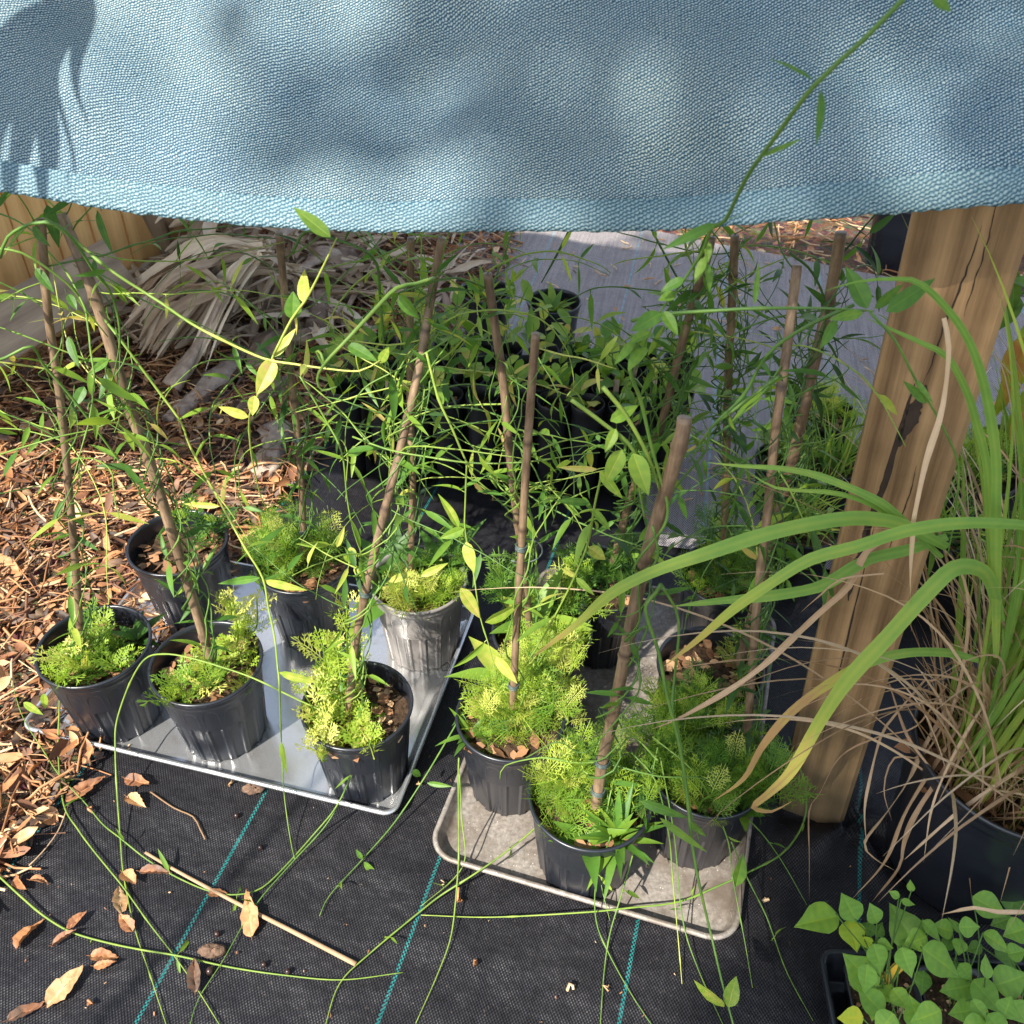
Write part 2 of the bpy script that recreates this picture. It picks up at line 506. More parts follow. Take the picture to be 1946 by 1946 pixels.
def cloth_mat():
    m, nt, out = mat('blue_shade_knit')
    at = N(nt, 'ShaderNodeAttribute', attribute_name='cuv')
    hem = N(nt, 'ShaderNodeAttribute', attribute_name='tint')
    wob = N(nt, 'ShaderNodeTexNoise', i_Scale=14.0, i_Detail=3.0); nt.links.new(at.outputs['Vector'], wob.inputs['Vector'])
    ad = N(nt, 'ShaderNodeVectorMath', operation='MULTIPLY_ADD'); ad.inputs[1].default_value = (.012, .012, 0)
    nt.links.new(wob.outputs['Color'], ad.inputs[0]); nt.links.new(at.outputs['Vector'], ad.inputs[2])
    wb2 = N(nt, 'ShaderNodeTexNoise', i_Scale=190.0, i_Detail=2.0); nt.links.new(at.outputs['Vector'], wb2.inputs['Vector'])
    ad2 = N(nt, 'ShaderNodeVectorMath', operation='MULTIPLY_ADD'); ad2.inputs[1].default_value = (.0034, .0034, 0)
    nt.links.new(wb2.outputs['Color'], ad2.inputs[0]); nt.links.new(ad.outputs[0], ad2.inputs[2]); ad = ad2
    mp = N(nt, 'ShaderNodeMapping'); mp.inputs['Rotation'].default_value = (0, 0, math.radians(-24))
    nt.links.new(ad.outputs[0], mp.inputs['Vector'])
    sx = N(nt, 'ShaderNodeSeparateXYZ'); nt.links.new(mp.outputs[0], sx.inputs[0])
    rows = mth(nt, 'MULTIPLY', sx.outputs[1], 2 * math.pi / .0026)
    # stitches along each row, every other row shifted half a stitch
    par = mth(nt, 'MULTIPLY', mth(nt, 'FLOOR', mth(nt, 'MULTIPLY', sx.outputs[1], 1 / .0026)), math.pi)
    st = mth(nt, 'SINE', mth(nt, 'ADD', mth(nt, 'MULTIPLY', sx.outputs[0], 2 * math.pi / .0030), par))
    rw = mth(nt, 'COSINE', mth(nt, 'ADD', rows, math.pi))
    bead = mth(nt, 'ADD', mth(nt, 'MULTIPLY', rw, .30), mth(nt, 'MULTIPLY', st, .20))
    fz = noise(nt, 700, 2, .65, at.outputs['Vector']); tone = noise(nt, 2.6, 4, .6, at.outputs['Vector'])
    h = mth(nt, 'ADD', mth(nt, 'ADD', bead, .5), mth(nt, 'MULTIPLY', mth(nt, 'SUBTRACT', fz, .5), .75))
    thr = ramp(nt, [(.16, (.008, .034, .058)), (.52, (.070, .185, .250)), (.92, (.50, .54, .48))]); nt.links.new(h, thr.inputs[0])
    thh = ramp(nt, [(.10, (.022, .07, .10)), (.5, (.11, .235, .285)), (.92, (.36, .46, .45))]); nt.links.new(h, thh.inputs[0])
    c = mixc(nt, hem.outputs['Fac'], thr.outputs[0], thh.outputs[0])
    tr = ramp(nt, [(.35, (.82, .92, 1.04)), (.65, (1.12, 1.05, .96))]); nt.links.new(tone, tr.inputs[0])
    c = mixc(nt, 1.0, c, tr.outputs[0], 'MULTIPLY')
    p = N(nt, 'ShaderNodeBsdfPrincipled', i_Roughness=.42); p.inputs['Specular IOR Level'].default_value = .6
    nt.links.new(c, p.inputs['Base Color'])
    nt.links.new(bump(nt, h, .8, .0010), p.inputs['Normal'])
    t = N(nt, 'ShaderNodeBsdfTranslucent'); nt.links.new(mixc(nt, 1.0, c, (1.5, 1.5, 1.4), 'MULTIPLY'), t.inputs[0])
    mx = N(nt, 'ShaderNodeMixShader', i_0=.30)
    nt.links.new(p.outputs[0], mx.inputs[1]); nt.links.new(t.outputs[0], mx.inputs[2])
    nt.links.new(mx.outputs[0], out.inputs[0]); return m


M['cloth'] = cloth_mat()


def wood_mat(name, c1, c2, axis_scale, ring=60, dark=.4, crack=False):
    m, nt, out = mat(name)
    at = N(nt, 'ShaderNodeAttribute', attribute_name='cuv') if crack else None
    v = coords(nt, scale=axis_scale)
    wv = N(nt, 'ShaderNodeTexWave', wave_type='BANDS', bands_direction='X', i_Scale=ring, i_Distortion=5.0, i_Detail=3.0)
    wv.inputs['Detail Scale'].default_value = 1.2
    nt.links.new(v, wv.inputs['Vector'])
    nz = noise(nt, 130, 8, .8, v); bl = noise(nt, 6, 4, .6, coords(nt))
    r = ramp(nt, [(.22, c1), (.72, c2)]); nt.links.new(mth(nt, 'ADD', mth(nt, 'MULTIPLY', wv.outputs[0], .26), mth(nt, 'MULTIPLY', nz, .74)), r.inputs[0])
    rb = ramp(nt, [(.35, (dark, dark, dark * .95)), (.65, (1, 1, 1))]); nt.links.new(bl, rb.inputs[0])
    c = mixc(nt, .8, r.outputs[0], rb.outputs[0], 'MULTIPLY')
    if 'post' in name:
        tcz = N(nt, 'ShaderNodeTexCoord'); sz = N(nt, 'ShaderNodeSeparateXYZ'); nt.links.new(tcz.outputs['Object'], sz.inputs[0])
        stn = ramp(nt, [(.02, (.75, .75, .75)), (.30, (0, 0, 0))]); nt.links.new(mth(nt, 'ADD', sz.outputs[2], mth(nt, 'MULTIPLY', mth(nt, 'SUBTRACT', bl, .5), .35)), stn.inputs[0])
        c = mixc(nt, stn.outputs[0], c, (.075, .065, .038))
        vk = N(nt, 'ShaderNodeTexVoronoi', i_Scale=1.0); mk = coords(nt, scale=(16, 16, 5)); nt.links.new(mk, vk.inputs['Vector'])
        kn = ramp(nt, [(.05, (.25, .22, .2)), (.16, (1, 1, 1))]); nt.links.new(vk.outputs[0], kn.inputs[0])
        c = mixc(nt, .85, c, kn.outputs[0], 'MULTIPLY')
    p = N(nt, 'ShaderNodeBsdfPrincipled', i_Roughness=.65); p.inputs['Specular IOR Level'].default_value = .3
    nt.links.new(c, p.inputs['Base Color'])
    nt.links.new(bump(nt, nz, .35, .0015), p.inputs['Normal'])
    nt.links.new(p.outputs[0], out.inputs[0]); return m


M['postwood'] = wood_mat('post_timber', (.10, .052, .022), (.46, .285, .135), (1, 1, .03), 9, .5)
M['checks'] = simple('post_checks', (.02, .012, .008), (.05, .03, .018), 60, .9)
M['fence'] = wood_mat('fence_board', (.55, .29, .10), (.82, .50, .20), (1, 1, .05), 5, .85)
M['plank'] = wood_mat('leaning_plank', (.22, .15, .10), (.46, .34, .23), (1, 1, .05), 6, .65)


def ground_mat():
    m, nt, out = mat('mulch_soil')
    v = coords(nt)
    a = noise(nt, 60, 6, .7, v); b = noise(nt, 3, 4, .6, v)
    vo = N(nt, 'ShaderNodeTexVoronoi', i_Scale=55.0); nt.links.new(v, vo.inputs['Vector'])
    r = ramp(nt, [(.25, (.03, .018, .012)), (.5, (.12, .065, .04)), (.8, (.28, .18, .11))]); nt.links.new(a, r.inputs[0])
    c = mixc(nt, .55, r.outputs[0], vo.outputs['Color'], 'SOFT_LIGHT')
    p = N(nt, 'ShaderNodeBsdfPrincipled', i_Roughness=.9); nt.links.new(c, p.inputs['Base Color'])
    nt.links.new(bump(nt, a, 1, .02), p.inputs['Normal'])
    nt.links.new(p.outputs[0], out.inputs[0]); return m


M['ground'] = ground_mat()

# ------------------------------------------------------------------ setting
mb = MB(); mb.ngon([[-30, -30, -.012], [30, -30, -.012], [30, 45, -.012], [-30, 45, -.012]])
tag(mb.obj('ground', M['ground'], smooth=False), 'brown soil and mulch ground', None, None, 'structure')


def sheet(name, poly, z, m, wob=.0):
    """subdivided flat sheet filling poly (list of corners) with slight rucks"""
    import bmesh
    bm = bmesh.new()
    bm.faces.new([bm.verts.new((x, y, z)) for x, y in poly])
    bmesh.ops.triangulate(bm, faces=bm.faces[:])
    for _ in range(5):
        bmesh.ops.subdivide_edges(bm, edges=[e for e in bm.edges if e.calc_length() > .06], cuts=1, use_grid_fill=True)
        bmesh.ops.triangulate(bm, faces=bm.faces[:])
    for v in bm.verts:
        x, y = v.co.x, v.co.y
        v.co.z += wob * (.5 + .5 * math.sin(9 * x + 3 * y + 1.3) * math.sin(4 * y - 7 * x)) 
    if name == 'weed_mat':
        for v in bm.verts:
            x, y = v.co.x, v.co.y
            if y < .62: v.co.z += min(1, (.62 - y) / .1) * .0045 * max(0, math.sin(31 * x - 17 * y + 2 * math.sin(5 * y + 3 * x))) ** 2
        near = lambda v: abs(v.co.x - .52) < .26 and abs(v.co.y - .84) < .22
        for _ in range(3):
            bmesh.ops.subdivide_edges(bm, edges=[e for e in bm.edges if near(e.verts[0]) and near(e.verts[1]) and e.calc_length() > .012], cuts=1, use_grid_fill=True)
            bmesh.ops.triangulate(bm, faces=[f for f in bm.faces if len(f.verts) > 3])
        for v in bm.verts:
            dx, dy = v.co.x - .53, v.co.y - .80
            r = math.hypot(dx, dy); an = math.atan2(dy, dx)
            if v.co.x > .38:
                v.co.z += math.exp(-(r / .10) ** 2) * (.012 + .016 * math.sin(an * 5 + 14 * r + 1) + .006 * math.sin(an * 11 + 3)) * min(1, (v.co.x - .38) / .06)
    me = bpy.data.meshes.new(name); bm.to_mesh(me); bm.free()
    for p in me.polygons: p.use_smooth = True
    me.materials.append(m)
    o = bpy.data.objects.new(name, me); COL.objects.link(o)
    return o


dA = np.array([math.cos(A1), math.sin(A1)])
eL = np.array([-.749, .708])
e0, e1 = eL - dA * 1.6, eL + dA * 1.45
tag(sheet('weed_mat', [tuple(e0), (2.2, e0[1]), (2.2, 1.6), (.36, 1.62), (.30, 2.0), tuple(e1)], 0.0, M['mat'], .0015), 'black woven weed mat with teal guide lines', kind='structure')
tag(sheet('weed_mat_path', [(-.36, 2.02), (.26, 1.86), (.29, 1.44), (.65, 1.37), (1.3, 1.30), (2.6, 1.2), (2.6, 2.35), (1.35, 2.62), (.85, 2.86), (.45, 3.05), (-.12, 3.3)], .006, M['mat2'], .006), 'grey woven weed mat path behind the pots, sky reflection in its colour', kind='structure')

# ------------------------------------------------------------------ mulch litter
edge_p, edge_d = eL, dA


def left_of_mat(x, y):
    return (x - edge_p[0]) * edge_d[1] - (y - edge_p[1]) * edge_d[0]      # negative: on the mulch side


def litter(name, n, region, label, ssize=1.0, sticks=.3, zmax=.03, tint=(0, 1)):
    mb = MB()
    k = 0
    while k < n:
        x, y = region()
        k += 1
        z = rng.random() ** 1.5 * zmax + .002
        a = rng.random() * 6.283
        tl = rng.normal(0, .28, 2)
        d = nrm([math.cos(a), math.sin(a), tl[0]]); nn = nrm([rng.normal(0, .55), rng.normal(0, .55), 1])
        t = tint[0] + (tint[1] - tint[0]) * rng.beta(1.3, 1.7)
        if rng.random() < sticks:
            L = rng.uniform(.03, .13) * ssize; r = rng.uniform(.0008, .0028)
            P = np.array([[x, y, z + .004]]) + np.outer(np.linspace(-.5, .5, 4) * L, [d[0], d[1], d[2] * .4]) + rng.normal(0, .0025, (4, 3))
            P[:, 2] = np.maximum(P[:, 2], .001)
            tube(mb, P, r, 4, min(1, t + .15), 0, False)
        else:
            L = rng.uniform(.014, .052) * ssize; w = L * rng.uniform(.2, .46)
            leaf(mb, np.array([x, y, z]) - d * L / 2, d, nn, L, w, rng.normal(.12, .32), rng.uniform(-.2, .95), t, 0, 'oval' if rng.random() < .3 else 'lance', 6)
    o = mb.obj(name, M['litter'])
    return tag(o, label, None, None, 'stuff')


def reg_left():
    while True:
        y = .35 + 2.9 * rng.random() ** 1.25
        x = -2.3 + 2.3 * rng.random()
        px = left_of_mat(x, y)
        lim = .018 if y < 2.05 else (.10 if y < 2.3 else .16)
        if px < lim and px > -1.45:
            return x, y


litter('leaf_litter', 24000, reg_left, 'brown fallen leaves and twigs over the mulch beside the mat', 1.0, .42, .035)


def reg_far():
    while True:
        x = rng.uniform(-.2, 2.0); y = rng.uniform(2.6, 3.9)
        if y > np.interp(x, [-.2, -.12, .45, .85, 1.35, 2.6], [3.3, 3.28, 3.04, 2.85, 2.61, 2.35]):
            return x, y


litter('leaf_litter', 1500, reg_far, 'pale leaf litter beyond the far edge of the grey path', 1.0, .35, .02, (.25, 1))


def reg_mat2():
    while True:
        x = rng.uniform(-.1, 1.3); y = rng.uniform(1.5, 2.95)
        if rng.random() < .9: return x, y


o = litter('leaf_bits', 230, reg_mat2, 'bits of dry leaf and straw scattered on the grey path', .55, .4, .004, (.5, 1))
o.location.z = .012
o = litter('leaf_bits', 170, lambda: (rng.uniform(-.75, .6), rng.uniform(.3, 1.0)), 'tiny leaf crumbs scattered over the black mat', .12, .12, .002, (.3, 1))
o.location.z = .003

# ------------------------------------------------------------------ baking sheets
def rrect(w, d, r, n=10):
    pts = []
    for cx, cy, a0 in ((w / 2 - r, d / 2 - r, 0), (-w / 2 + r, d / 2 - r, 90), (-w / 2 + r, -d / 2 + r, 180), (w / 2 - r, -d / 2 + r, 270)):
        for k in range(n + 1):
            a = math.radians(a0 + 90 * k / n)
            pts.append((cx + r * math.cos(a), cy + r * math.sin(a)))
    return np.array(pts)


def sheet_pan(corner, ang, w, d, m, label, rcorner):
    u = np.array([math.cos(ang), math.sin(ang)]); v = np.array([-u[1], u[0]])
    c = np.asarray(corner) + u * w / 2 + v * d / 2
    root = thing('baking_sheet', (c[0], c[1], .003), label, 'baking tray')
    Rm = lambda P, z: np.stack([c[0] + P[:, 0] * u[0] + P[:, 1] * v[0], c[1] + P[:, 0] * u[1] + P[:, 1] * v[1], np.full(len(P), z)], 1)
    mb = MB()
    prof = [(-.032, .0035), (-.022, .0038), (-.016, .0055), (-.0125, .010), (-.006, .0255)]
    loops = [Rm(rrect(w + 2 * o, d + 2 * o, max(.006, rcorner + o)), z) for o, z in prof]
    n = len(loops[0])
    V = np.concatenate(loops); F = []
    for i in range(len(loops) - 1):
        for j in range(n):
            j2 = (j + 1) % n
            F.append([(i + 1) * n + j, (i + 1) * n + j2, i * n + j2, i * n + j])
    mb.add(V, F)
    # floor as a fine grid fan (slightly uneven, as thin sheet metal is)
    rings = [1.0, .8, .6, .4, .2, .02]
    fl = []
    for s in rings:
        P = rrect(w - .064, d - .064, max(.004, rcorner - .032)) * s
        Q = Rm(P, .0035)
        fl.append(Q)
    V = np.concatenate(fl); F = []
    for i in range(len(rings) - 1):
        for j in range(n):
            j2 = (j + 1) % n
            F.append([i * n + j, i * n + j2, (i + 1) * n + j2, (i + 1) * n + j])
    k = len(V)
    mb.add(V, F)
    mb.f.append([mb.n - n + q for q in range(n)]); mb.m.append(0)
    # outer skin a hair below
    loops = [Rm(rrect(w + 2 * o, d + 2 * o, max(.006, rcorner + o)), z) for o, z in [(-.005, .0255), (-.0115, .0088), (-.0155, .0035), (-.022, .0018)]]
    V = np.concatenate(loops); F = []
    for i in range(3):
        for j in range(n):
            j2 = (j + 1) % n
            F.append([(i + 1) * n + j, (i + 1) * n + j2, i * n + j2, i * n + j])
    mb.add(V, F)
    mb.obj('pan', m, root)
    rb = MB()
    P = Rm(rrect(w - .004, d - .004, rcorner - .002), .0262); P = np.vstack([P, P[:1]])
    n2 = len(P)
    # closed bead
    sd = 10; th = np.arange(sd) * 2 * math.pi / sd
    T = np.roll(P[:-1], -1, 0) - np.roll(P[:-1], 1, 0); T /= np.linalg.norm(T, axis=1)[:, None]
    S = np.cross(T, [0, 0, 1.0])
    V = (P[:-1, None, :] + S[:, None, :] * (np.cos(th) * .0042)[None, :, None] + np.array([0, 0, 1.0])[None, None, :] * (np.sin(th) * .0036)[None, :, None]).reshape(-1, 3)
    m_ = n2 - 1
    F = [[i * sd + j, i * sd + (j + 1) % sd, ((i + 1) % m_) * sd + (j + 1) % sd, ((i + 1) % m_) * sd + j] for i in range(m_) for j in range(sd)]
    rb.add(V, F)
    rb.obj('rolled_rim', m, root)
    return root


sheet_pan((-.816, .943), -.2406, .66, .457, M['alu'], 'shiny clean aluminium baking sheet under the six pots beside the mulch', .022)
sheet_pan((-.1219, .7249), -.2928, .457, .66, M['alu2'], 'dull worn aluminium baking sheet with rusty dirt beside the wooden post', .042)

# ------------------------------------------------------------------ nursery pots
def pot_mesh(mb, c, R=.0825, H=.172, taper=.80, panels=20, ribs=True, rot=0, tilt=None, mat=0, seg=320):
    th = np.arange(seg) * 2 * math.pi / seg
    zs = np.concatenate([[0], np.linspace(.003, H * .865, 30), [H * .875, H * .885, H * .895, H * .91, H * .93, H * .955, H * .97, H * .985, H]])
    V = []
    ph = ((th + rot) * panels / (2 * math.pi)) % 1 - .5
    alt = (np.floor((th + rot) * panels / (2 * math.pi)).astype(int) % 2)
    for z in zs:
        r = R * (taper + (1 - taper) * z / H) * .975
        rr = np.full(seg, r)
        if z > H * .868: rr += np.interp(z, [H * .868, H * .885, H * .895, H * .91, H * .955, H * .97, H * .985, H], [0, .0006, .0018, .0018, .0015, .0042, .0045, .0035])
        elif ribs:
            hw = np.where(alt == 0, .37, .35)
            arch = H * .83 - np.where(np.abs(ph) < hw, (1 - np.sqrt(np.clip(1 - (ph / hw) ** 2, 0, 1))) * .018, .05) - alt * .004
            ins = np.clip((hw - np.abs(ph)) / .11, 0, 1) * np.clip((arch - z) / .004, 0, 1)
            ins = ins * ins * (3 - 2 * ins)
            rr -= ins * .0021
            edge = np.exp(-((np.abs(ph) - hw) / .05) ** 2) * (z < H * .76)
            rr += edge * .0007
        V.append(np.stack([rr * np.cos(th), rr * np.sin(th), np.full(seg, z)], 1))
    # inner lip and inner wall
    Rt = R * .975
    for r, z in ((Rt + .0012, H + .0007), (Rt - .0012, H - .001), (Rt - .0022, H * .95), (Rt * (taper + (1 - taper) * .6) , H * .55)):
        V.append(np.stack([r * np.cos(th), r * np.sin(th), np.full(seg, z)], 1))
    nl = len(V)
    V = np.concatenate(V)
    F = [[i * seg + j, i * seg + (j + 1) % seg, (i + 1) * seg + (j + 1) % seg, (i + 1) * seg + j] for i in range(nl - 1) for j in range(seg)]
    if tilt is not None: V = V @ tilt.T
    mb.add(V + np.asarray(c), F, .5, mat)
    mb.f.append([mb.n - len(V) + q for q in range(seg - 1, -1, -1)]); mb.m.append(mat)


def soil_mesh(mb, c, r, z, seed, chips=60, bright=.5):
    g = np.random.default_rng(seed)
    n, k = 36, 8
    V = [[0, 0, .004]]
    for i in range(1, k + 1):
        for j in range(n):
            a = 2 * math.pi * j / n
            V.append([r * i / k * math.cos(a), r * i / k * math.sin(a), g.normal(0, .002) + .004 * (1 - (i / k) ** 2)])
    V = np.array(V) + np.asarray(c) + [0, 0, z]
    F = [[1 + (i - 1) * n + j, 1 + (i - 1) * n + (j + 1) % n, 1 + i * n + (j + 1) % n, 1 + i * n + j] for i in range(1, k) for j in range(n)]
    mb.add(V, F, .2, 0)
    for j in range(n):
        mb.f.append([mb.n - len(V), mb.n - len(V) + 1 + j, mb.n - len(V) + 1 + (j + 1) % n]); mb.m.append(0)
    for _ in range(chips):
        a = g.random() * 6.283; q = r * .95 * math.sqrt(g.random())
        b = np.asarray(c) + [q * math.cos(a), q * math.sin(a), z + .004 + g.random() * .006]
        d = nrm([g.normal(), g.normal(), g.normal(0, .3)]); L = g.uniform(.008, .028)
        leaf(mb, b - d * L / 2, d, nrm([g.normal(0, .4), g.normal(0, .4), 1]), L, L * g.uniform(.4, .8), g.normal(0, .1), g.uniform(-.2, .3), g.uniform(.2, 1) * bright + .1, 1, 'oval', 4)


# ------------------------------------------------------------------ feathery foliage
def frond_tris(g, L=.07, pairs=8, ll=.009, lw=.0017, gap=.0052):
    """finely divided leaf lying along +y, upper side +z: triangles"""
    T = []
    def needle(p, d, l, w):
        d = nrm(d); s = nrm(np.cross(d, [0, 0, 1.0]) + 1e-6)
        m = p + d * l * .55
        T.append([p - s * w * .25, p + s * w * .25, m + s * w * .5]); T.append([p - s * w * .25, m + s * w * .5, m - s * w * .5]); T.append([m - s * w * .5, m + s * w * .5, p + d * l])
    rach = lambda t: np.array([0, L * t, L * (.10 * t - .30 * t * t)])
    pts = [rach(t) for t in np.linspace(0, 1, 9)]
    for a, b in zip(pts[:-1], pts[1:]):
        s = np.array([.0007, 0, 0]); T.append([a - s, a + s, b + s]); T.append([a - s, b + s, b - s])
    for i in range(pairs):
        t = .22 + .78 * i / pairs
        p = rach(t)
        pl = L * .40 * math.sin(math.pi * min(1, (t * .78 + .2))) * g.uniform(.8, 1.15) + .004
        for sgn in (-1, 1):
            ang = math.radians(g.uniform(38, 58))
            d = nrm([sgn * math.sin(ang), math.cos(ang), g.normal(.08, .2)])
            s = nrm(np.cross(d, [0, 0, 1.0])); e = p + d * pl
            needle(p, d, pl + .003, lw * .9)
            m = max(1, int(pl / gap))
            for q in range(m):
                f = (q + .7) / m; pp = p + d * pl * f * .92
                l = ll * (1 - .4 * f) * g.uniform(.8, 1.25)
                for s2 in (-1, 1):
                    needle(pp, nrm(d * .85 + s * s2 * .65 + [0, 0, g.normal(0, .22)]), l, lw)
    needle(rach(1), [0, 1, -.3], ll, lw)
    return np.array(T)                                   # k x 3 x 3


g0 = np.random.default_rng(5)
FR_FINE = [frond_tris(g0, L, p, .0125, .00125, .0078) for L, p in ((.056, 7), (.066, 8), (.046, 6))]
FR_COARSE = [frond_tris(g0, L, p, .0105, .0026, .0085) for L, p in ((.05, 5), (.058, 6), (.042, 5))]


def feathery(mb, c, seed, stems=9, spread=.07, height=.10, t0=.45, scale=1.0, lean=(0, 0), fmul=1.0, coarse=False, pot=None):
    """pot: (centre, rim radius, rim height) the foliage has to stay inside of or above"""
    g = np.random.default_rng(seed)
    FRS = FR_COARSE if coarse else FR_FINE
    for s in range(max(3, int(stems * .62))):
        a = g.random() * 6.283; q = spread * .92 * math.sqrt(g.random())
        b = np.asarray(c, float) + [q * math.cos(a), q * math.sin(a), 0]
        h = height * g.uniform(.4, 1.35) * (1 - .3 * q / max(spread, 1e-4))
        top = b + [g.normal(0, .014) + lean[0] * h + .3 * q * math.cos(a), g.normal(0, .014) + lean[1] * h + .3 * q * math.sin(a), h]
        mid = (b + top) / 2 + [g.normal(0, .006), g.normal(0, .006), 0]
        P = crom([b, mid, top], .01)
        st = np.clip(t0 + .04 + g.normal(0, .15), 0, 1)
        tube(mb, P, .0013, 4, st * .7, 0, False)
        nf = max(4, int((3.5 + h * 46) * fmul))
        ph = g.random() * 6.28
        for i in range(nf):
            t = (i + .6) / nf
            p = P[min(len(P) - 1, int(t ** .8 * (len(P) - 1)))]
            az = ph + i * 2.4 + g.normal(0, .3)
            el = math.radians(22 + 48 * t ** 1.3 + g.normal(0, 13))
            d = np.array([math.cos(az) * math.cos(el), math.sin(az) * math.cos(el), math.sin(el)])
            x = nrm(np.cross(d, [0, 0, 1.0])); z = np.cross(x, d)
            k = scale * g.uniform(.6, 1.05) * (.7 + .4 * math.sin(math.pi * min(1, t * .9 + .15)))
            if pot is not None:
                for _ in range(4):
                    e = p + d * .06 * k
                    if np.linalg.norm((e - pot[0])[:2]) > pot[1] - .004 and e[2] < pot[2] + .022:
                        d = nrm(d * [.55, .55, 1] + [0, 0, .25]); k *= .85
                x = nrm(np.cross(d, [0, 0, 1.0])); z = np.cross(x, d)
            Tm = FRS[g.integers(3)] * k
            V = (Tm[..., 0:1] * x + Tm[..., 1:2] * d + Tm[..., 2:3] * z + p).reshape(-1, 3)
            F = np.arange(len(V)).reshape(-1, 3)
            mb.add(V, F, float(np.clip(st + g.normal(0, .16) + .34 * t - .20, 0, 1)), 0)


# ------------------------------------------------------------------ canes and vines
def cane(root, pts, r, seed, bare_top=True):
    """bamboo cane along photo points (x, y, k)"""
    g = np.random.default_rng(seed)
    P = crom([PK(*p) for p in pts], .006)
    L = np.concatenate([[0], np.cumsum(np.linalg.norm(np.diff(P, axis=0), axis=1))])
    rr = np.full(len(P), r) * np.interp(L, [0, L[-1]], [1.06, .94]); tt = np.full(len(P), .0)
    s = g.uniform(.03, .12)
    while s < L[-1]:
        rr += r * .22 * np.exp(-((L - s) / .0045) ** 2)
        tt = np.maximum(tt, .85 * np.exp(-((L - s - .004) / .0035) ** 2))
        s += g.uniform(.11, .17)
    tt = np.clip(tt + g.uniform(.0, .2), 0, 1)
    mb = MB(); tube(mb, P, rr, 10, tt, 0, True)
    o = mb.obj('cane', M['cane'], root)
    return o, P, L


def tie(canobj, P, i, r, seed, loop=.0):
    g = np.random.default_rng(seed)
    T = nrm(P[min(i + 2, len(P) - 1)] - P[max(0, i - 2)]); a = nrm(np.cross(T, [1, .2, 0])); b = np.cross(T, a)
    Q = []
    for k in range(60):
        th = k / 60 * 2 * math.pi * 4
        Q.append(P[i] + (a * math.cos(th) + b * math.sin(th)) * (r + .0016 + g.uniform(0, .0006)) + T * (k / 60 * .008 - .004))
    if loop:
        e = Q[-1]; s = nrm(CR)
        for k in range(1, 16):
            th = k / 15 * math.pi * 1.2
            Q.append(e + s * loop * math.sin(th) * .9 - np.array([0, 0, 1]) * loop * (1 - math.cos(th)) * .75 + T * .004)
    mb = MB(); tube(mb, Q, .0011, 5)
    sub('tie', mb, M['wire'], canobj)


def leaf_pair(mb, p, T, g, L, t, spread=1.0, both=True):
    s = nrm(np.cross(T, nrm(g.normal(0, 1, 3))))
    for sg in ((-1, 1) if both else (g.choice([-1, 1]),)):
        d = nrm(s * sg + T * g.uniform(-.2, .7) + np.array([0, 0, g.uniform(-.6, .25)]))
        l = L * g.uniform(.65, 1.25)
        pet = p + d * .005
        tube(mb, [p, p + d * .003, pet], .0007, 4, t, 0, False)
        leaf(mb, pet, d, nrm(np.array([0, 0, 1]) + g.normal(0, .5, 3)), l, l * g.uniform(.14, .23), g.uniform(.0, .4), g.uniform(.1, .6), float(np.clip(t + g.normal(0, .12), 0, 1)), 1, 'lance')


def vine_along(mb, lm, P, g, r=.0015, t=.45, gap=.075, L=.045, prob=.8, tip=True, tg=None):
    P = np.asarray(P)
    Ls = np.concatenate([[0], np.cumsum(np.linalg.norm(np.diff(P, axis=0), axis=1))])
    rr = np.full(len(P), r)
    if tip: rr = rr * np.interp(Ls, [0, Ls[-1] * .6, Ls[-1]], [1, .9, .45])
    # swollen nodes
    s = gap * g.uniform(.3, 1)
    tt = np.full(len(P), t) if tg is None else np.interp(Ls / Ls[-1], np.linspace(0, 1, len(tg)), tg)
    while s < Ls[-1] - .01:
        rr += r * .45 * np.exp(-((Ls - s) / .003) ** 2)
        i = int(np.searchsorted(Ls, s)); i = min(max(1, i), len(P) - 2)
        if g.random() < prob:
            leaf_pair(lm, P[i], nrm(P[i + 1] - P[i - 1]), g, L, float(np.clip(tt[i] + g.normal(.03, .1), 0, 1)), both=g.random() < .6)
        s += gap * g.uniform(.7, 1.35)
    tube(mb, P, rr, 6, np.clip(tt + g.normal(0, .03, len(P)), 0, 1), 0, True)


def hero(root, pts, r=.0016, t=.5, gap=.08, L=.04, prob=.6, seed=0, tg=None):
    g = np.random.default_rng(seed + 100)
    P = crom([PK(*p) for p in pts], .010)
    mb, lm = MB(), MB()
    vine_along(mb, lm, P, g, r * .70, t, gap, L, prob, True, tg)
    o = mb.obj('vine', M['vine'], root)
    if lm.n: sub('leaves', lm, [M['vine'], M['vleaf']], o)
    return o


def heroleaf(mb, x0, y0, x1, y1, w, k, t, kind='lance', turn=None):
    a = PK(x0, y0, k); dd = depth(a)
    b = CP + ray(x1, y1) * (dd / (ray(x1, y1) @ _fw)) + _fw * rng.normal(0, .006)
    v = b - a; L = np.linalg.norm(v)
    if w > 21 and x0 < 250: w *= .62
    nn = -_fw + rng.normal(0, .35, 3)
    leaf(mb, a, v, nn, L, w * dd / FPX * 1.15, rng.uniform(0, .15), rng.uniform(.1, .4), t, 1, kind, 9)


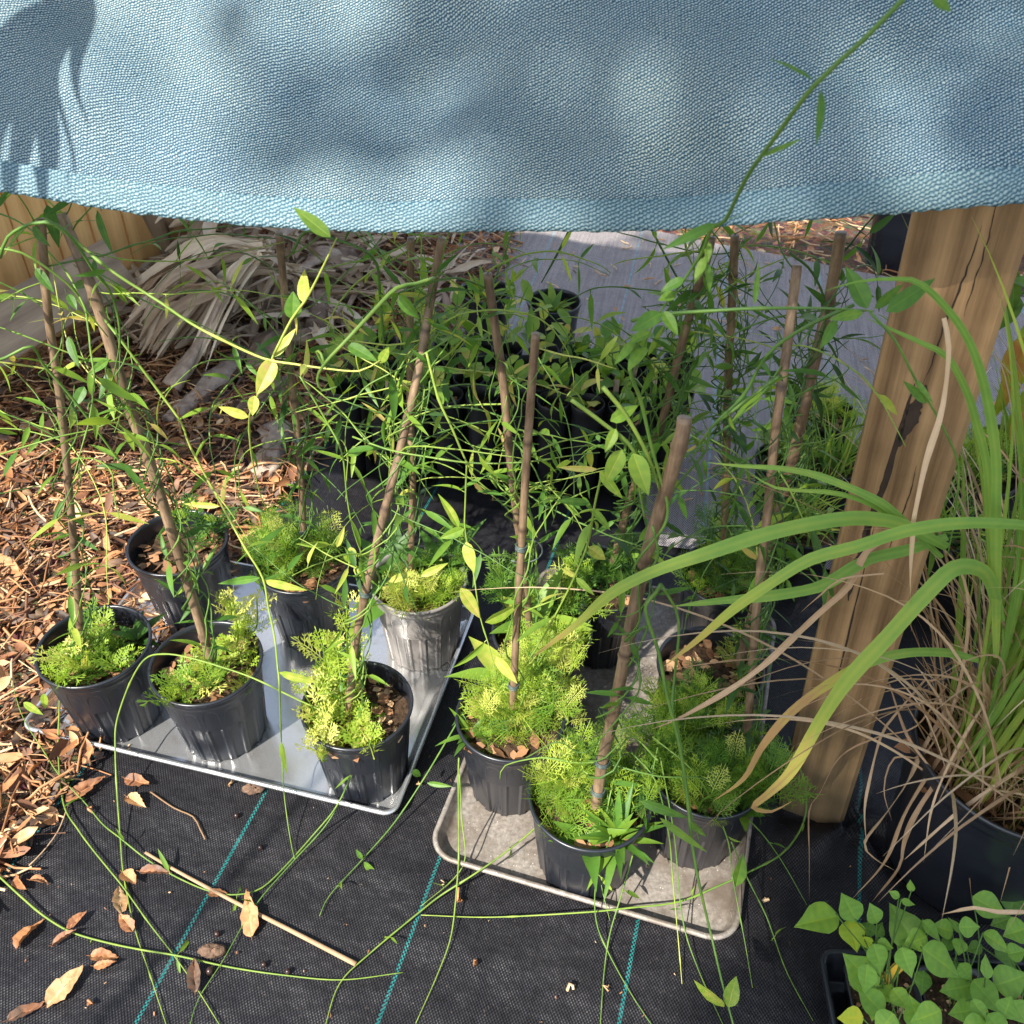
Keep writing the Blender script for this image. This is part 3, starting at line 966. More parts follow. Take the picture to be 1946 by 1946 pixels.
def wrap(root, P, L, r, seed, strands=3, shoots=9, t=.35, smax=.35, z_lo=.25, lean=None, leafL=.042, lo_y=None):
    """vine twined round a cane, with side shoots"""
    g = np.random.default_rng(seed)
    mb, lm = MB(), MB()
    n = len(P)
    T = np.gradient(P, axis=0); T /= np.linalg.norm(T, axis=1)[:, None]
    A = np.cross(T, [1, .1, 0]); A /= np.linalg.norm(A, axis=1)[:, None]; B = np.cross(T, A)
    for s in range(strands + 1):
        ph = g.random() * 6.28; turns = g.uniform(20, 48); e = g.uniform(.75, 1)
        m = int(n * e); off = g.uniform(.0025, .006)
        wob = np.cumsum(g.normal(0, .0006, m)); wob -= np.linspace(0, wob[-1], m)
        i0 = 0
        th = ph + L[:m] * turns + np.sin(L[:m] * 23 + ph) * .7
        rad = r + off * (1 + .5 * (s % 3)) + np.abs(np.sin(L[:m] * 31 + ph * 2)) * .007 + np.abs(wob)
        Q = P[:m] + A[:m] * (np.cos(th) * rad)[:, None] + B[:m] * (np.sin(th) * rad)[:, None]
        if m > 5: vine_along(mb, lm, Q[i0::2], g, g.uniform(.0009, .0014), float(np.clip(t + g.normal(0, .12), 0, 1)), .06, leafL, .5)
    for s in range(int(shoots * 1.5)):
        cand = np.where(P[:, 2] > z_lo)[0]
        if len(cand) < 2: break
        i = int(g.choice(cand)); az = g.random() * 6.28
        d = np.array([math.cos(az) * .9, math.sin(az) * .5, g.uniform(-.5, 1.1)])
        if lean is not None: d = d + np.array(lean) * g.uniform(.3, 1)
        d = nrm(d); p = P[i] + A[i] * .004; Q = [p]
        ln = g.uniform(.35, 1) * smax; k = 0; step = .012
        bend = g.normal(0, .16, 3)
        while k < ln:
            d = nrm(d + bend * step * 22 + g.normal(0, .06, 3) + np.array([0, 0, -.055 * (k / smax) * 2.2]))
            p = p + d * step
            if p[2] < .05: break
            lim = clothfree(p)
            if not lim: break
            Q.append(p); k += step
        if len(Q) < 5: continue
        tc = float(np.clip(t + .1 + g.normal(.05, .17), 0, 1))
        vine_along(mb, lm, crom(Q, .01), g, g.uniform(.0007, .0012), tc, .06, leafL, .72)
    o = mb.obj('vine', M['vine'], root)
    sub('leaves', lm, [M['vine'], M['vleaf']], o)
    return o


# ------------------------------------------------------------------ shade cloth
HEM = [(-1150, 60), (-800, 165), (-480, 250), (-200, 325), (0, 363), (254, 403), (507, 431), (761, 440), (979, 437), (1215, 436), (1470, 421), (1725, 403), (1945, 385), (2120, 365), (2350, 330)]
HY0, HY1 = .86, .735
SL = math.radians(52)


def hemY(x): return HY0 + (HY1 - HY0) * x / W0


_h = [PY(x, y, hemY(x)) for x, y in HEM]
HEM3 = crom([_h[0] + np.array([-1.5, .10, .20]), _h[0] + np.array([-.7, .03, .07])] + _h + [_h[-1] + np.array([.3, -.02, .03])], .01)
HX = HEM3[:, 0]


def hem_at(x):
    return np.array([np.interp(x, HX, HEM3[:, 1]), np.interp(x, HX, HEM3[:, 2])])


def clothfree(p, m=.03):
    """false where a shoot would reach the shade cloth or come out in front of it"""
    hy, hz = hem_at(p[0])
    if p[2] < hz - .03: return p[1] > .45
    return (p[1] - hy) > (p[2] - hz) / math.tan(SL) + m


def shade_cloth():
    nv = 150; vmax = 1.15
    idx = np.linspace(0, len(HEM3) - 1, 560)
    H = np.stack([np.interp(idx, np.arange(len(HEM3)), HEM3[:, k]) for k in range(3)], 1)
    s = np.concatenate([[0], np.cumsum(np.linalg.norm(np.diff(H, axis=0), axis=1))])
    v = np.concatenate([np.linspace(0, .5, 100), np.linspace(.51, vmax, 50)])
    back = np.array([-.05, math.cos(SL), math.sin(SL)]); nrmv = np.array([0, -math.sin(SL), math.cos(SL)])
    S, Vv = np.meshgrid(s, v, indexing='ij')
    S = S - np.interp(PY(0, 363, hemY(0))[0], HX[::1], np.concatenate([[0], np.cumsum(np.linalg.norm(np.diff(HEM3, axis=0), axis=1))]))
    fold = (.012 * np.sin(8 * S + 9 * Vv + .6) + .007 * np.sin(-13 * S + 25 * Vv) + .005 * np.sin(21 * S + 34 * Vv + 2) + .0035 * np.sin(46 * S - 18 * Vv)) * np.clip(Vv / .10, .12, 1)
    crease = .010 * np.exp(-((Vv - .08 - .16 * (S - .62)) / .022) ** 2) * np.clip((S - .45) * 5, 0, 1) * np.clip((1.15 - S) * 4, 0, 1)
    crease += -.012 * np.exp(-((Vv - .05 - .33 * (S - .60)) / .03) ** 2) * np.clip((S - .5) * 4, 0, 1)
    P = H[:, None, :] + Vv[..., None] * back + (fold + crease - .05 * np.sin(np.clip(Vv / .8, 0, 1) * math.pi) )[..., None] * nrmv
    root = thing('shade_cloth', H[400], 'sky blue knitted shade cloth hanging over the pots with a folded hem', 'shade cloth')
    hemw = .028
    mb = MB(); n1 = len(v)
    V = P.reshape(-1, 3)
    F = np.stack([(i := np.meshgrid(np.arange(len(s) - 1), np.arange(n1 - 1), indexing='ij'))[0] * n1 + i[1], (i[0] + 1) * n1 + i[1], (i[0] + 1) * n1 + i[1] + 1, i[0] * n1 + i[1] + 1], -1).reshape(-1, 4)
    mb.add(V, F, 0.0)
    uv = np.stack([S, Vv, np.zeros_like(S)], -1).reshape(-1, 3)
    mb.obj('net', M['cloth'], root, True, uv)
    # hem: a folded band, front face 2.5 mm proud, closing under the edge, with a fuzzy cut
    hb = MB(); rows = [(hemw, .0006), (hemw - .0015, .0020), (hemw * .5, .0026), (.003, .0024), (-.001, .0012), (-.0008, -.0008), (.006, -.002)]
    R_ = []
    U_ = []
    g = np.random.default_rng(3)
    fz = g.normal(0, .0006, len(s))
    for a, b in rows:
        base = H + np.outer(np.full(len(s), a) + (fz if a < .005 else 0), back)
        fo = np.array([np.interp(max(a, 0), v, fold[k] + crease[k]) for k in range(len(s))])
        R_.append(base + np.outer(fo + b, nrmv)); U_.append(np.stack([s * .8 + 3.0, np.full(len(s), a) * .8, s * 0], 1))
    nr = len(rows)
    V = np.stack(R_, 1).reshape(-1, 3)
    F = [[i * nr + j, i * nr + j + 1, (i + 1) * nr + j + 1, (i + 1) * nr + j] for i in range(len(s) - 1) for j in range(nr - 1)]
    hb.add(V, F, 1.0)
    hb.obj('hem', M['cloth'], root, True, np.stack(U_, 1).reshape(-1, 3))


shade_cloth()

# ------------------------------------------------------------------ potted vines on the two sheets
GL, GR = 'potted vines on the shiny baking sheet', 'potted vines on the worn baking sheet'
POTS = {}


def potted(key, px, py, R, label, group, seed, fol, soilz=.135, chips=40, tilt=None, bright=.5, H=.172):
    p = PZ(px, py, H)
    base = np.array([p[0], p[1], .0042])
    root = thing('potted_vine', base, label, 'potted plant', group)
    mb = MB(); pot_mesh(mb, base, R, H, rot=seed * .37, tilt=tilt, panels=16 if group == GL else 14)
    mb.obj('pot', M['sheen_paint' if key == 'P6' else 'pot'], root)
    sb = MB(); soil_mesh(sb, base, R * .93, soilz, seed, chips, bright)
    sb.obj('soil', [M['soil'], M['bark']], root)
    if fol:
        fb = MB()
        for (dx, dy, kw) in fol:
            feathery(fb, base + [dx, dy, soilz], seed * 13 + int(1000 * abs(dx)) + int(3000 * abs(dy) + (7 if dy < 0 else 0)), coarse=key in ('P1', 'P2', 'P3', 'P4', 'P12'), pot=(base, R, base[2] + H), **kw)
        fb.obj('foliage', M['feather'], root)
    POTS[key] = (root, base)
    return root


potted('P1', 179, 1228, .0875, 'black pot nearest the mulch at the tray corner, with a low feathery plant', GL, 1,
       [(-.03, -.03, dict(stems=10, spread=.035, height=.06, t0=.62)), (.0, .03, dict(stems=7, spread=.04, height=.07, t0=.35)), (.045, -.03, dict(stems=4, spread=.02, height=.045, t0=.5))])
potted('P2', 392, 1260, .0865, 'black pot with a tall feathery tuft behind its cane, second from the mulch', GL, 2,
       [(-.03, -.02, dict(stems=7, spread=.03, height=.05, t0=.62)), (.035, -.01, dict(stems=9, spread=.035, height=.06, t0=.72)), (.035, .055, dict(stems=7, spread=.022, height=.14, t0=.75, lean=(.25, .1)))], bright=.6)
potted('P3', 679, 1340, .083, 'black pot at the shiny tray corner nearest the worn tray, pale bark chips in it', GL, 3,
       [(-.035, -.005, dict(stems=12, spread=.035, height=.10, t0=.82)), (-.03, .04, dict(stems=6, spread=.02, height=.16, t0=.8)), (-.03, -.05, dict(stems=6, spread=.03, height=.05, t0=.85)), (.01, -.05, dict(stems=4, spread=.03, height=.04, t0=.9))], chips=90, bright=1.0)
potted('P4', 338, 1032, .088, 'half empty black pot in the back row by the mulch, dark ferny plant inside', GL, 4,
       [(.035, .03, dict(stems=8, spread=.04, height=.09, t0=.15))])
potted('P5', 575, 1067, .083, 'black pot filled by a rounded green ferny clump, middle of the back row', GL, 5,
       [(-.005, .0, dict(stems=26, spread=.062, height=.11, t0=.42)), (-.03, .05, dict(stems=6, spread=.03, height=.13, t0=.3))])
potted('P6', 795, 1102, .083, 'black pot tinted silvery for sun sheen, with broad leaves and lime ferny tufts', GL, 6,
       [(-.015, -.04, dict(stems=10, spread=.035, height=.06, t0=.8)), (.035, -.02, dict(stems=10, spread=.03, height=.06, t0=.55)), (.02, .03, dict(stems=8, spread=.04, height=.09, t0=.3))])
potted('P7', 970, 1362, .081, 'black pot on the worn tray overflowing with bright lime feathery foliage', GR, 7,
       [(.03, .0, dict(stems=26, spread=.058, height=.085, t0=.74)), (.04, .05, dict(stems=10, spread=.04, height=.11, t0=.6)), (-.03, -.02, dict(stems=6, spread=.03, height=.06, t0=.65))], soilz=.145)
potted('P8', 1122, 1512, .0855, 'frontmost black pot on the worn tray with strappy leaves and a thick cane', GR, 8,
       [(-.035, .015, dict(stems=14, spread=.035, height=.085, t0=.66)), (.03, .05, dict(stems=12, spread=.035, height=.09, t0=.42)), (-.045, -.035, dict(stems=4, spread=.02, height=.035, t0=.55)), (.05, -.005, dict(stems=6, spread=.025, height=.05, t0=.4))])
potted('P9', 1343, 1458, .083, 'shaded black pot by the post, its whole top covered in deep green feathery foliage', GR, 9,
       [(-.01, .01, dict(stems=56, spread=.075, height=.115, t0=.30)), (.06, -.02, dict(stems=9, spread=.03, height=.07, t0=.24)), (-.03, .06, dict(stems=10, spread=.04, height=.11, t0=.36))], soilz=.14)
potted('P10', 1350, 1268, .083, 'shaded pot behind the deep green one, orange bark chips showing', GR, 10,
       [(.0, -.05, dict(stems=6, spread=.03, height=.05, t0=.3)), (.06, .02, dict(stems=5, spread=.02, height=.07, t0=.6))], chips=90, bright=.8)
potted('P11', 1030, 1200, .081, 'pot behind the lime foliage one, yellow green ferny clump round a broad leafed weed', GR, 11,
       [(.0, -.03, dict(stems=16, spread=.055, height=.075, t0=.72)), (-.04, .03, dict(stems=9, spread=.04, height=.11, t0=.33)), (.04, .03, dict(stems=7, spread=.03, height=.06, t0=.45))])
potted('P12', 1150, 1100, .080, 'pot at the back of the worn tray with dark ferny sprays and dry stems', GR, 12,
       [(-.01, .02, dict(stems=12, spread=.055, height=.09, t0=.22)), (.04, -.02, dict(stems=5, spread=.02, height=.09, t0=.2))])
potted('P13', 1380, 1092, .080, 'pot at the far corner of the worn tray, shaded low ferny plant', GR, 13,
       [(.0, .0, dict(stems=24, spread=.065, height=.08, t0=.3)), (-.02, .05, dict(stems=8, spread=.03, height=.11, t0=.25))])


def weed(key, dx, dy, z, n, L, w, t, seed, kind='lance', el=(20, 60), name='weed'):
    root, base = POTS[key]; g = np.random.default_rng(seed); mb = MB()
    c = base + [dx, dy, z]
    for i in range(n):
        az = i * 2.4 + g.normal(0, .3); e = math.radians(g.uniform(*el))
        d = np.array([math.cos(az) * math.cos(e), math.sin(az) * math.cos(e), math.sin(e)]); l = L * g.uniform(.7, 1.2)
        leaf(mb, c + d * .004, d, np.cross(np.cross(d, [0, 0, 1]), d), l, w * g.uniform(.8, 1.2), g.uniform(.15, .5), g.uniform(.15, .5), float(np.clip(t + g.normal(0, .1), 0, 1)), 0, kind, 8)
    mb.obj(name, M['vleaf'], root)


weed('P1', .05, .035, .14, 7, .05, .016, .2, 1, 'lance')
weed('P6', -.045, .035, .14, 7, .10, .036, .35, 2, 'broad', (35, 75))
weed('P6', .035, .05, .14, 6, .11, .026, .35, 3, 'lance', (40, 75))
weed('P6', -.07, -.01, .13, 3, .08, .05, .35, 12, 'broad', (0, 40))
weed('P7', -.06, -.02, .145, 9, .05, .008, .45, 4)
weed('P7', -.01, .07, .17, 6, .085, .032, .68, 5, 'broad', (10, 60))
weed('P8', .035, -.05, .135, 26, .07, .011, .45, 6, 'lance', (15, 80))
weed('P8', -.005, -.055, .135, 5, .06, .022, .55, 7, 'broad', (10, 50))
weed('P9', .045, -.06, .14, 7, .035, .013, .5, 8)
weed('P11', -.01, .01, .16, 8, .09, .030, .66, 9, 'lance', (30, 70))
weed('P12', -.005, .03, .17, 12, .05, .013, .35, 10, 'lance', (20, 80))
weed('P5', -.06, -.035, .14, 6, .03, .018, .45, 11, 'broad', (20, 60))

# canes: (x, y, distance or height)
CN = {}


def addcane(key, pk, pts, r, seed, ties=(), **kw):
    root, base = POTS[pk]
    o, P, L = cane(root, pts, r, seed)
    for f, lp in ties: tie(o, P, int(f * (len(P) - 1)), r, seed, lp)
    CN[key] = (root, P, L, r)
    if kw.get('strands', 1) or kw.get('shoots', 1): wrap(root, P, L, r, seed + 50, **kw)


addcane('C1', 'P1', [(156, 1246, .985), (140, 1031, .99), (116, 774, .99), (91, 593, .995), (78, 415, 1.0)], .0052, 1, strands=2, shoots=11, t=.36, smax=.36, lean=(-.2, -.1, .1), z_lo=.45)
addcane('C2', 'P2', [(402, 1256, .955), (349, 1083, .965), (282, 871, .97), (246, 774, .98), (181, 567, 1.0), (116, 405, 1.02)], .0072, 2, strands=4, shoots=11, t=.36, smax=.32, lean=(-.3, 0, .2), z_lo=.5)
addcane('C3', 'P5', [(577, 1052, 1.2), (572, 902, 1.2), (553, 710, 1.2), (538, 529, 1.19), (530, 442, 1.18)], .0056, 3, ((.42, 0), (.1, 0)), strands=3, shoots=13, t=.3, smax=.30, z_lo=.40)
addcane('C4', 'P6', [(779, 1085, 1.155), (784, 928, 1.16), (780, 800, 1.16), (779, 659, 1.15), (781, 452, 1.14)], .0055, 4, strands=3, shoots=18, t=.36, smax=.33, z_lo=.35)
addcane('C5', 'P3', [(661, 1375, .875), (675, 1228, .885), (706, 1075, .90), (742, 928, .93), (773, 804, .96), (799, 685, .98), (820, 560, 1.0), (841, 452, 1.0)], .0058, 5, ((.36, 0),), strands=4, shoots=16, t=.42, smax=.30, z_lo=.35)
addcane('C6', 'P7', [(974, 1345, .858), (982, 1186, .86), (990, 1057, .865), (1003, 840, .865), (1018, 634, .865)], .0052, 6, ((.52, .028), (.08, 0)), strands=0, shoots=3, t=.5, smax=.2)
addcane('C7', 'P11', [(1008, 1205, 1.03), (987, 1016, 1.02), (972, 900, 1.0), (957, 736, 1.0), (939, 607, 1.0), (926, 520, 1.0)], .0058, 7, strands=3, shoots=16, t=.36, smax=.30, z_lo=.4)
addcane('C8', 'P8', [(1128, 1572, .715), (1144, 1453, .725), (1168, 1345, .725), (1207, 1148, .72), (1236, 1031, .715), (1290, 850, .70), (1301, 795, .70)], .0074, 8, ((.12, 0), (.20, 0)), strands=1, shoots=0, t=.3)
addcane('C9', 'P12', [(1165, 1070, 1.16), (1200, 940, 1.15), (1254, 814, 1.14), (1301, 633, 1.12), (1340, 503, 1.10), (1352, 450, 1.1)], .0062, 9, strands=9, shoots=20, t=.26, smax=.32, z_lo=.35)
addcane('C10', 'P13', [(1377, 1040, 1.18), (1378, 970, 1.18), (1384, 722, 1.17), (1390, 597, 1.16), (1397, 448, 1.15)], .0062, 10, strands=8, shoots=15, t=.2, smax=.30, z_lo=.35)
addcane('C11', 'P9', [(1420, 1395, .80), (1438, 1154, .80), (1459, 970, .81), (1474, 815, .82), (1496, 660, .84), (1515, 504, .86)], .0052, 11, strands=2, shoots=9, t=.25, smax=.25, z_lo=.45)
addcane('C12', 'P10', [(1405, 1262, .95), (1438, 1140, .955), (1505, 877, .97), (1536, 737, .98), (1577, 566, 1.0), (1598, 442, 1.0)], .0072, 12, ((.25, 0),), strands=8, shoots=15, t=.2, smax=.28, z_lo=.35)

# traced vines
def R_(k): return POTS[k][0]


hero(R_('P3'), [(640, 1362, .18), (600, 1345, .20), (550, 1322, .215), (500, 1297, .225), (450, 1277, .23), (360, 1250, .24), (310, 1243, .24), (275, 1253, .22), (246, 1300, .16), (222, 1370, .10), (219, 1420, .07), (222, 1500, .03), (229, 1596, .010), (235, 1663, .007), (256, 1764, .007), (286, 1855, .007), (320, 1960, .007)], .0020, .60, .13, .03, .35, 1)
hero(R_('P1'), [(150, 1290, .15), (118, 1310, .12), (112, 1367, .06), (111, 1440, .02), (121, 1529, .012), (148, 1576, .010), (175, 1613, .008), (205, 1650, .008), (235, 1687, .008), (283, 1754, .008), (330, 1815, .008), (370, 1872, .008), (425, 1960, .008)], .0019, .58, .13, .028, .35, 2)
hero(R_('P3'), [(684, 1413, .16), (676, 1450, .12), (660, 1492, .08), (635, 1539, .05), (595, 1587, .012), (548, 1640, .007), (498, 1687, .006), (451, 1700, .006), (400, 1694, .006), (336, 1667, .006), (279, 1633, .008), (229, 1593, .018), (195, 1566, .012), (161, 1525, .01), (114, 1475, .03), (81, 1424, .04), (44, 1364, .05), (20, 1290, .06)], .0018, .5, .12, .03, .4, 3)
hero(R_('P1'), [(-30, 1640, .03), (0, 1667, .02), (40, 1704, .012), (84, 1741, .008), (135, 1771, .006), (202, 1791, .006), (269, 1805, .010), (336, 1816, .010), (437, 1838, .006), (538, 1853, .006), (649, 1862, .006), (766, 1848, .006)], .0021, .58, .12, .03, .4, 4)
hero(R_('P3'), [(680, 1415, .16), (668, 1470, .10), (625, 1560, .035), (558, 1636, .012), (498, 1704, .011), (464, 1754, .007), (424, 1825, .011), (377, 1899, .006), (358, 1960, .006)], .0015, .4, .12, .025, .35, 5)
hero(R_('P2'), [(199, 608, .98), (228, 645, .96), (295, 735, .95), (344, 803, .94), (362, 850, .94), (419, 956, .93), (466, 1042, .90), (499, 1098, .88), (510, 1155, .86), (522, 1212, .84), (528, 1272, .82), (531, 1300, .80), (535, 1418, .10), (540, 1509, .05), (552, 1596, .012), (560, 1633, .012)], .0022, .5, .11, .05, .25, 6, tg=[.45, .85, .75, .6, .5, .5])
hero(R_('P2'), [(85, 414, .93), (145, 458, .92), (186, 495, .91), (228, 526, .90), (264, 549, .90), (308, 577, .89), (362, 614, .88), (414, 642, .87), (500, 681, .86), (560, 692, .85), (616, 700, .84), (683, 705, .83), (722, 685, .83)], .0024, .55, .09, .04, .5, 7, tg=[.45, .5, .6, .9, .95, .9])
hero(R_('P5'), [(520, 674, .86), (554, 607, .86), (579, 573, .86), (603, 529, .855), (640, 452, .84)], .0022, .8, .4, .04, 0, 8)
hero(R_('P5'), [(520, 674, .86), (488, 755, .87), (474, 790, .88), (476, 850, .9), (485, 900, .92), (500, 955, .95), (522, 980, .97), (530, 978, .97)], .0016, .75, .2, .03, .3, 9)
hero(R_('P3'), [(825, 529, .84), (790, 540, .82), (753, 548, .80), (709, 592, .78), (662, 643, .76), (616, 692, .75), (603, 721, .75), (612, 742, .75), (640, 735, .75)], .0030, .5, .2, .03, .3, 10)
hero(R_('P3'), [(616, 692, .75), (610, 672, .755), (602, 668, .76), (612, 690, .76), (622, 700, .76)], .0020, .55, .4, .03, 0, 11)
hero(R_('P6'), [(810, 669, .95), (833, 757, .93), (859, 814, .92), (887, 879, .91), (909, 915, .90), (935, 935, .9)], .0023, .68, .15, .03, .3, 12)
hero(R_('P6'), [(887, 879, .91), (884, 960, .90), (884, 1010, .89), (900, 1090, .87), (912, 1170, .85), (930, 1230, .83), (945, 1290, .81)], .0017, .6, .1, .045, .3, 13)
hero(R_('P8'), [(1086, 760, .70), (1148, 806, .70), (1203, 855, .705), (1215, 930, .71), (1225, 985, .715)], .0028, .55, .3, .03, 0, 14)
hero(R_('P8'), [(1146, 736, .70), (1185, 783, .70), (1221, 845, .70), (1244, 900, .705), (1262, 960, .71)], .0030, .62, .3, .03, 0, 15)
hero(R_('P8'), [(1208, 640, .66), (1198, 705, .67), (1218, 762, .69), (1236, 840, .70), (1252, 900, .705), (1268, 955, .70), (1262, 1000, .70), (1215, 1060, .695), (1205, 1085, .70), (1232, 1078, .71), (1258, 1000, .715)], .0026, .45, .25, .03, .2, 16)
hero(R_('P8'), [(1240, 1000, .69), (1250, 1060, .69), (1215, 1110, .695), (1215, 1180, .70), (1187, 1220, .715), (1230, 1190, .70), (1195, 1265, .715), (1182, 1245, .73), (1210, 1260, .705), (1215, 1310, .69), (1180, 1360, .69), (1110, 1430, .70), (1060, 1410, .70), (1000, 1440, .70)], .0020, .35, .2, .03, .2, 17)
hero(R_('P8'), [(1256, 1110, .68), (1246, 1127, .68), (1228, 1148, .675), (1230, 1174, .67), (1251, 1238, .66), (1267, 1319, .64), (1289, 1406, .62), (1304, 1496, .60), (1314, 1594, .57), (1329, 1681, .54), (1351, 1775, .51), (1372, 1866, .22), (1391, 1938, .20), (1405, 1990, .19)], .0030, .42, .3, .03, .1, 18)
hero(R_('P8'), [(1256, 1110, .69), (1285, 1160, .69), (1290, 1205, .68), (1282, 1285, .67), (1278, 1350, .65), (1295, 1420, .63), (1300, 1490, .61), (1318, 1560, .59), (1330, 1600, .58)], .0024, .4, .2, .03, .3, 19)
hero(R_('P9'), [(1499, 1400, .16), (1524, 1471, .12), (1533, 1527, .08), (1522, 1575, .05), (1485, 1623, .05), (1423, 1657, .05), (1362, 1685, .04), (1289, 1714, .035), (1199, 1725, .036), (1108, 1734, .034), (934, 1743, .015), (800, 1739, .012)], .0022, .5, .14, .025, .3, 20, tg=[.35, .4, .5, .55, .65, .75])
hero(R_('P8'), [(1190, 1400, .22), (1162, 1500, .20), (1148, 1580, .15), (1141, 1667, .06), (1159, 1750, .03)], .0015, .5, .1, .03, .3, 21)
hero(R_('P8'), [(1250, 1420, .24), (1228, 1522, .18), (1206, 1612, .12), (1180, 1703, .05), (1159, 1775, .02), (1148, 1848, .008), (1140, 1960, .006)], .0017, .45, .1, .03, .3, 22)
hero(R_('P8'), [(1160, 1590, .19), (1133, 1677, .09), (1133, 1750, .035), (1155, 1808, .012), (1199, 1888, .006), (1250, 1965, .006)], .0015, .45, .1, .03, .3, 23)
hero(R_('P8'), [(1200, 1430, .24), (1246, 1485, .22), (1271, 1587, .15), (1278, 1667, .10), (1289, 1786, .03), (1296, 1870, .010)], .0016, .5, .14, .03, .2, 24, tg=[.4, .4, .5, .8, 1])
hero(R_('P9'), [(1255, 1440, .24), (1281, 1587, .14), (1296, 1739, .045), (1322, 1830, .012), (1382, 1965, .006)], .0016, .45, .12, .03, .25, 25)
hero(R_('P9'), [(1240, 1400, .24), (1325, 1475, .22), (1380, 1587, .13), (1394, 1677, .07), (1416, 1793, .02), (1430, 1877, .007)], .0016, .45, .1, .03, .35, 26)
hero(R_('P9'), [(1150, 1450, .25), (1250, 1475, .25), (1343, 1482, .23), (1400, 1536, .16), (1448, 1584, .10), (1488, 1640, .05), (1533, 1719, .02)], .0016, .4, .1, .03, .3, 27)
hero(R_('P9'), [(1390, 1600, .12), (1416, 1660, .06), (1454, 1736, .02), (1471, 1781, .01), (1496, 1849, .008), (1545, 1940, .008)], .0015, .45, .09, .03, .45, 28)
hero(R_('P7'), [(929, 1288, .22), (889, 1337, .17), (860, 1388, .13), (806, 1479, .06), (749, 1564, .02), (689, 1633, .008), (627, 1701, .007), (607, 1741, .006)], .0019, .42, .11, .035, .5, 29)
hero(R_('P7'), [(1040, 1530, .06), (1021, 1569, .045), (960, 1620, .036), (900, 1662, .033), (840, 1700, .012), (800, 1731, .010), (705, 1810, .008), (645, 1870, .006), (615, 1960, .006)], .0020, .58, .13, .03, .2, 30)
hero(R_('P7'), [(873, 1470, .15), (878, 1560, .08), (884, 1630, .034), (862, 1670, .012), (800, 1722, .011)], .0016, .55, .1, .03, .4, 31)
hero(R_('P7'), [(872, 1440, .17), (871, 1482, .14), (872, 1612, .042), (869, 1674, .03), (858, 1775, .012), (833, 1848, .007), (790, 1945, .006)], .0018, .58, .1, .03, .4, 32)
hero(R_('P9'), [(1200, 610, .76), (1250, 598, .75), (1350, 591, .73), (1443, 586, .72), (1567, 586, .70), (1660, 591, .68)], .0024, .38, .12, .05, .4, 33)
hero(R_('P9'), [(1654, 594, .68), (1701, 647, .68), (1738, 718, .68), (1782, 793, .68), (1816, 864, .68), (1822, 908, .68), (1813, 990, .68), (1800, 1060, .68)], .0018, .42, .3, .04, .1, 34)
hero(R_('P9'), [(1623, 579, .70), (1536, 619, .71), (1474, 659, .72), (1443, 697, .725), (1412, 753, .73), (1350, 815, .73), (1342, 855, .73), (1277, 938, .73), (1266, 1000, .73)], .0024, .25, .2, .04, .25, 35)
hero(R_('P9'), [(1480, 715, .74), (1406, 771, .74), (1350, 815, .74), (1310, 880, .74)], .0022, .4, .12, .03, .3, 36)
hero(R_('P12'), [(1770, -60, .50), (1715, 0, .50), (1639, 77, .505), (1547, 163, .51), (1470, 265, .53), (1419, 337, .55), (1378, 419, .58), (1353, 434, .60), (1335, 478, .62), (1298, 535, .64), (1257, 589, .65), (1234, 633, .66), (1208, 703, .67)], .0020, .40, .3, .03, 0, 37)
hero(R_('P9'), [(1250, 1445, .25), (1200, 1400, .24), (1160, 1440, .24), (1100, 1450, .22), (1030, 1440, .22), (960, 1455, .18), (950, 1480, .16)], .0022, .5, .1, .03, .2, 38)
hero(R_('P1'), [(0, 490, .88), (15, 450, .88), (60, 425, .88), (110, 428, .88), (150, 470, .89), (175, 510, .9), (212, 560, .92), (228, 640, .93), (215, 720, .95)], .0024, .4, .12, .04, .4, 39)
hero(R_('P1'), [(-20, 690, .88), (10, 680, .89), (60, 658, .90), (80, 690, .91), (140, 760, .92), (215, 860, .93), (270, 940, .94)], .0024, .42, .12, .05, .35, 40)
hero(R_('P1'), [(-20, 470, .93), (40, 480, .93), (90, 510, .94), (140, 550, .95), (165, 590, .96), (205, 640, .97)], .0021, .5, .12, .05, .3, 41)
hero(R_('P1'), [(-20, 870, .92), (60, 845, .92), (120, 828, .93), (180, 815, .95), (230, 790, .96)], .0017, .5, .12, .05, .3, 42)
hero(R_('P5'), [(556, 480, 1.0), (580, 440, 1.0), (620, 450, .98), (680, 470, .97), (715, 500, .98), (722, 560, .99), (728, 640, 1.0), (735, 720, 1.02)], .0026, .22, .2, .04, .3, 43)
hero(R_('P6'), [(570, 715, .98), (620, 800, .97), (650, 862, .95), (660, 950, .94), (672, 1010, .93), (690, 1060, .92)], .0018, .5, .12, .05, .4, 44)
hero(R_('P6'), [(860, 640, .97), (760, 700, .97), (690, 740, .96), (660, 800, .955), (655, 862, .95)], .0016, .45, .12, .05, .4, 45)
hero(R_('P7'), [(1145, 895, .78), (1130, 960, .78), (1118, 1030, .78), (1090, 1100, .775), (1060, 1160, .77), (1030, 1215, .77), (1000, 1260, .77)], .0020, .6, .075, .045, .6, 46)
hero(R_('P7'), [(670, 830, .95), (740, 855, .93), (810, 868, .92), (900, 880, .90), (1000, 878, .885), (1090, 865, .87), (1140, 860, .86)], .0018, .5, .12, .035, .3, 47)
hero(R_('P13'), [(1240, 440, 1.3), (1288, 529, 1.28), (1314, 566, 1.26), (1350, 640, 1.24), (1400, 700, 1.22)], .0024, .12, .2, .04, .2, 48)
hero(R_('P13'), [(1080, 441, 1.3), (1055, 490, 1.3), (1029, 537, 1.3)], .0028, .05, .5, .04, 0, 49)
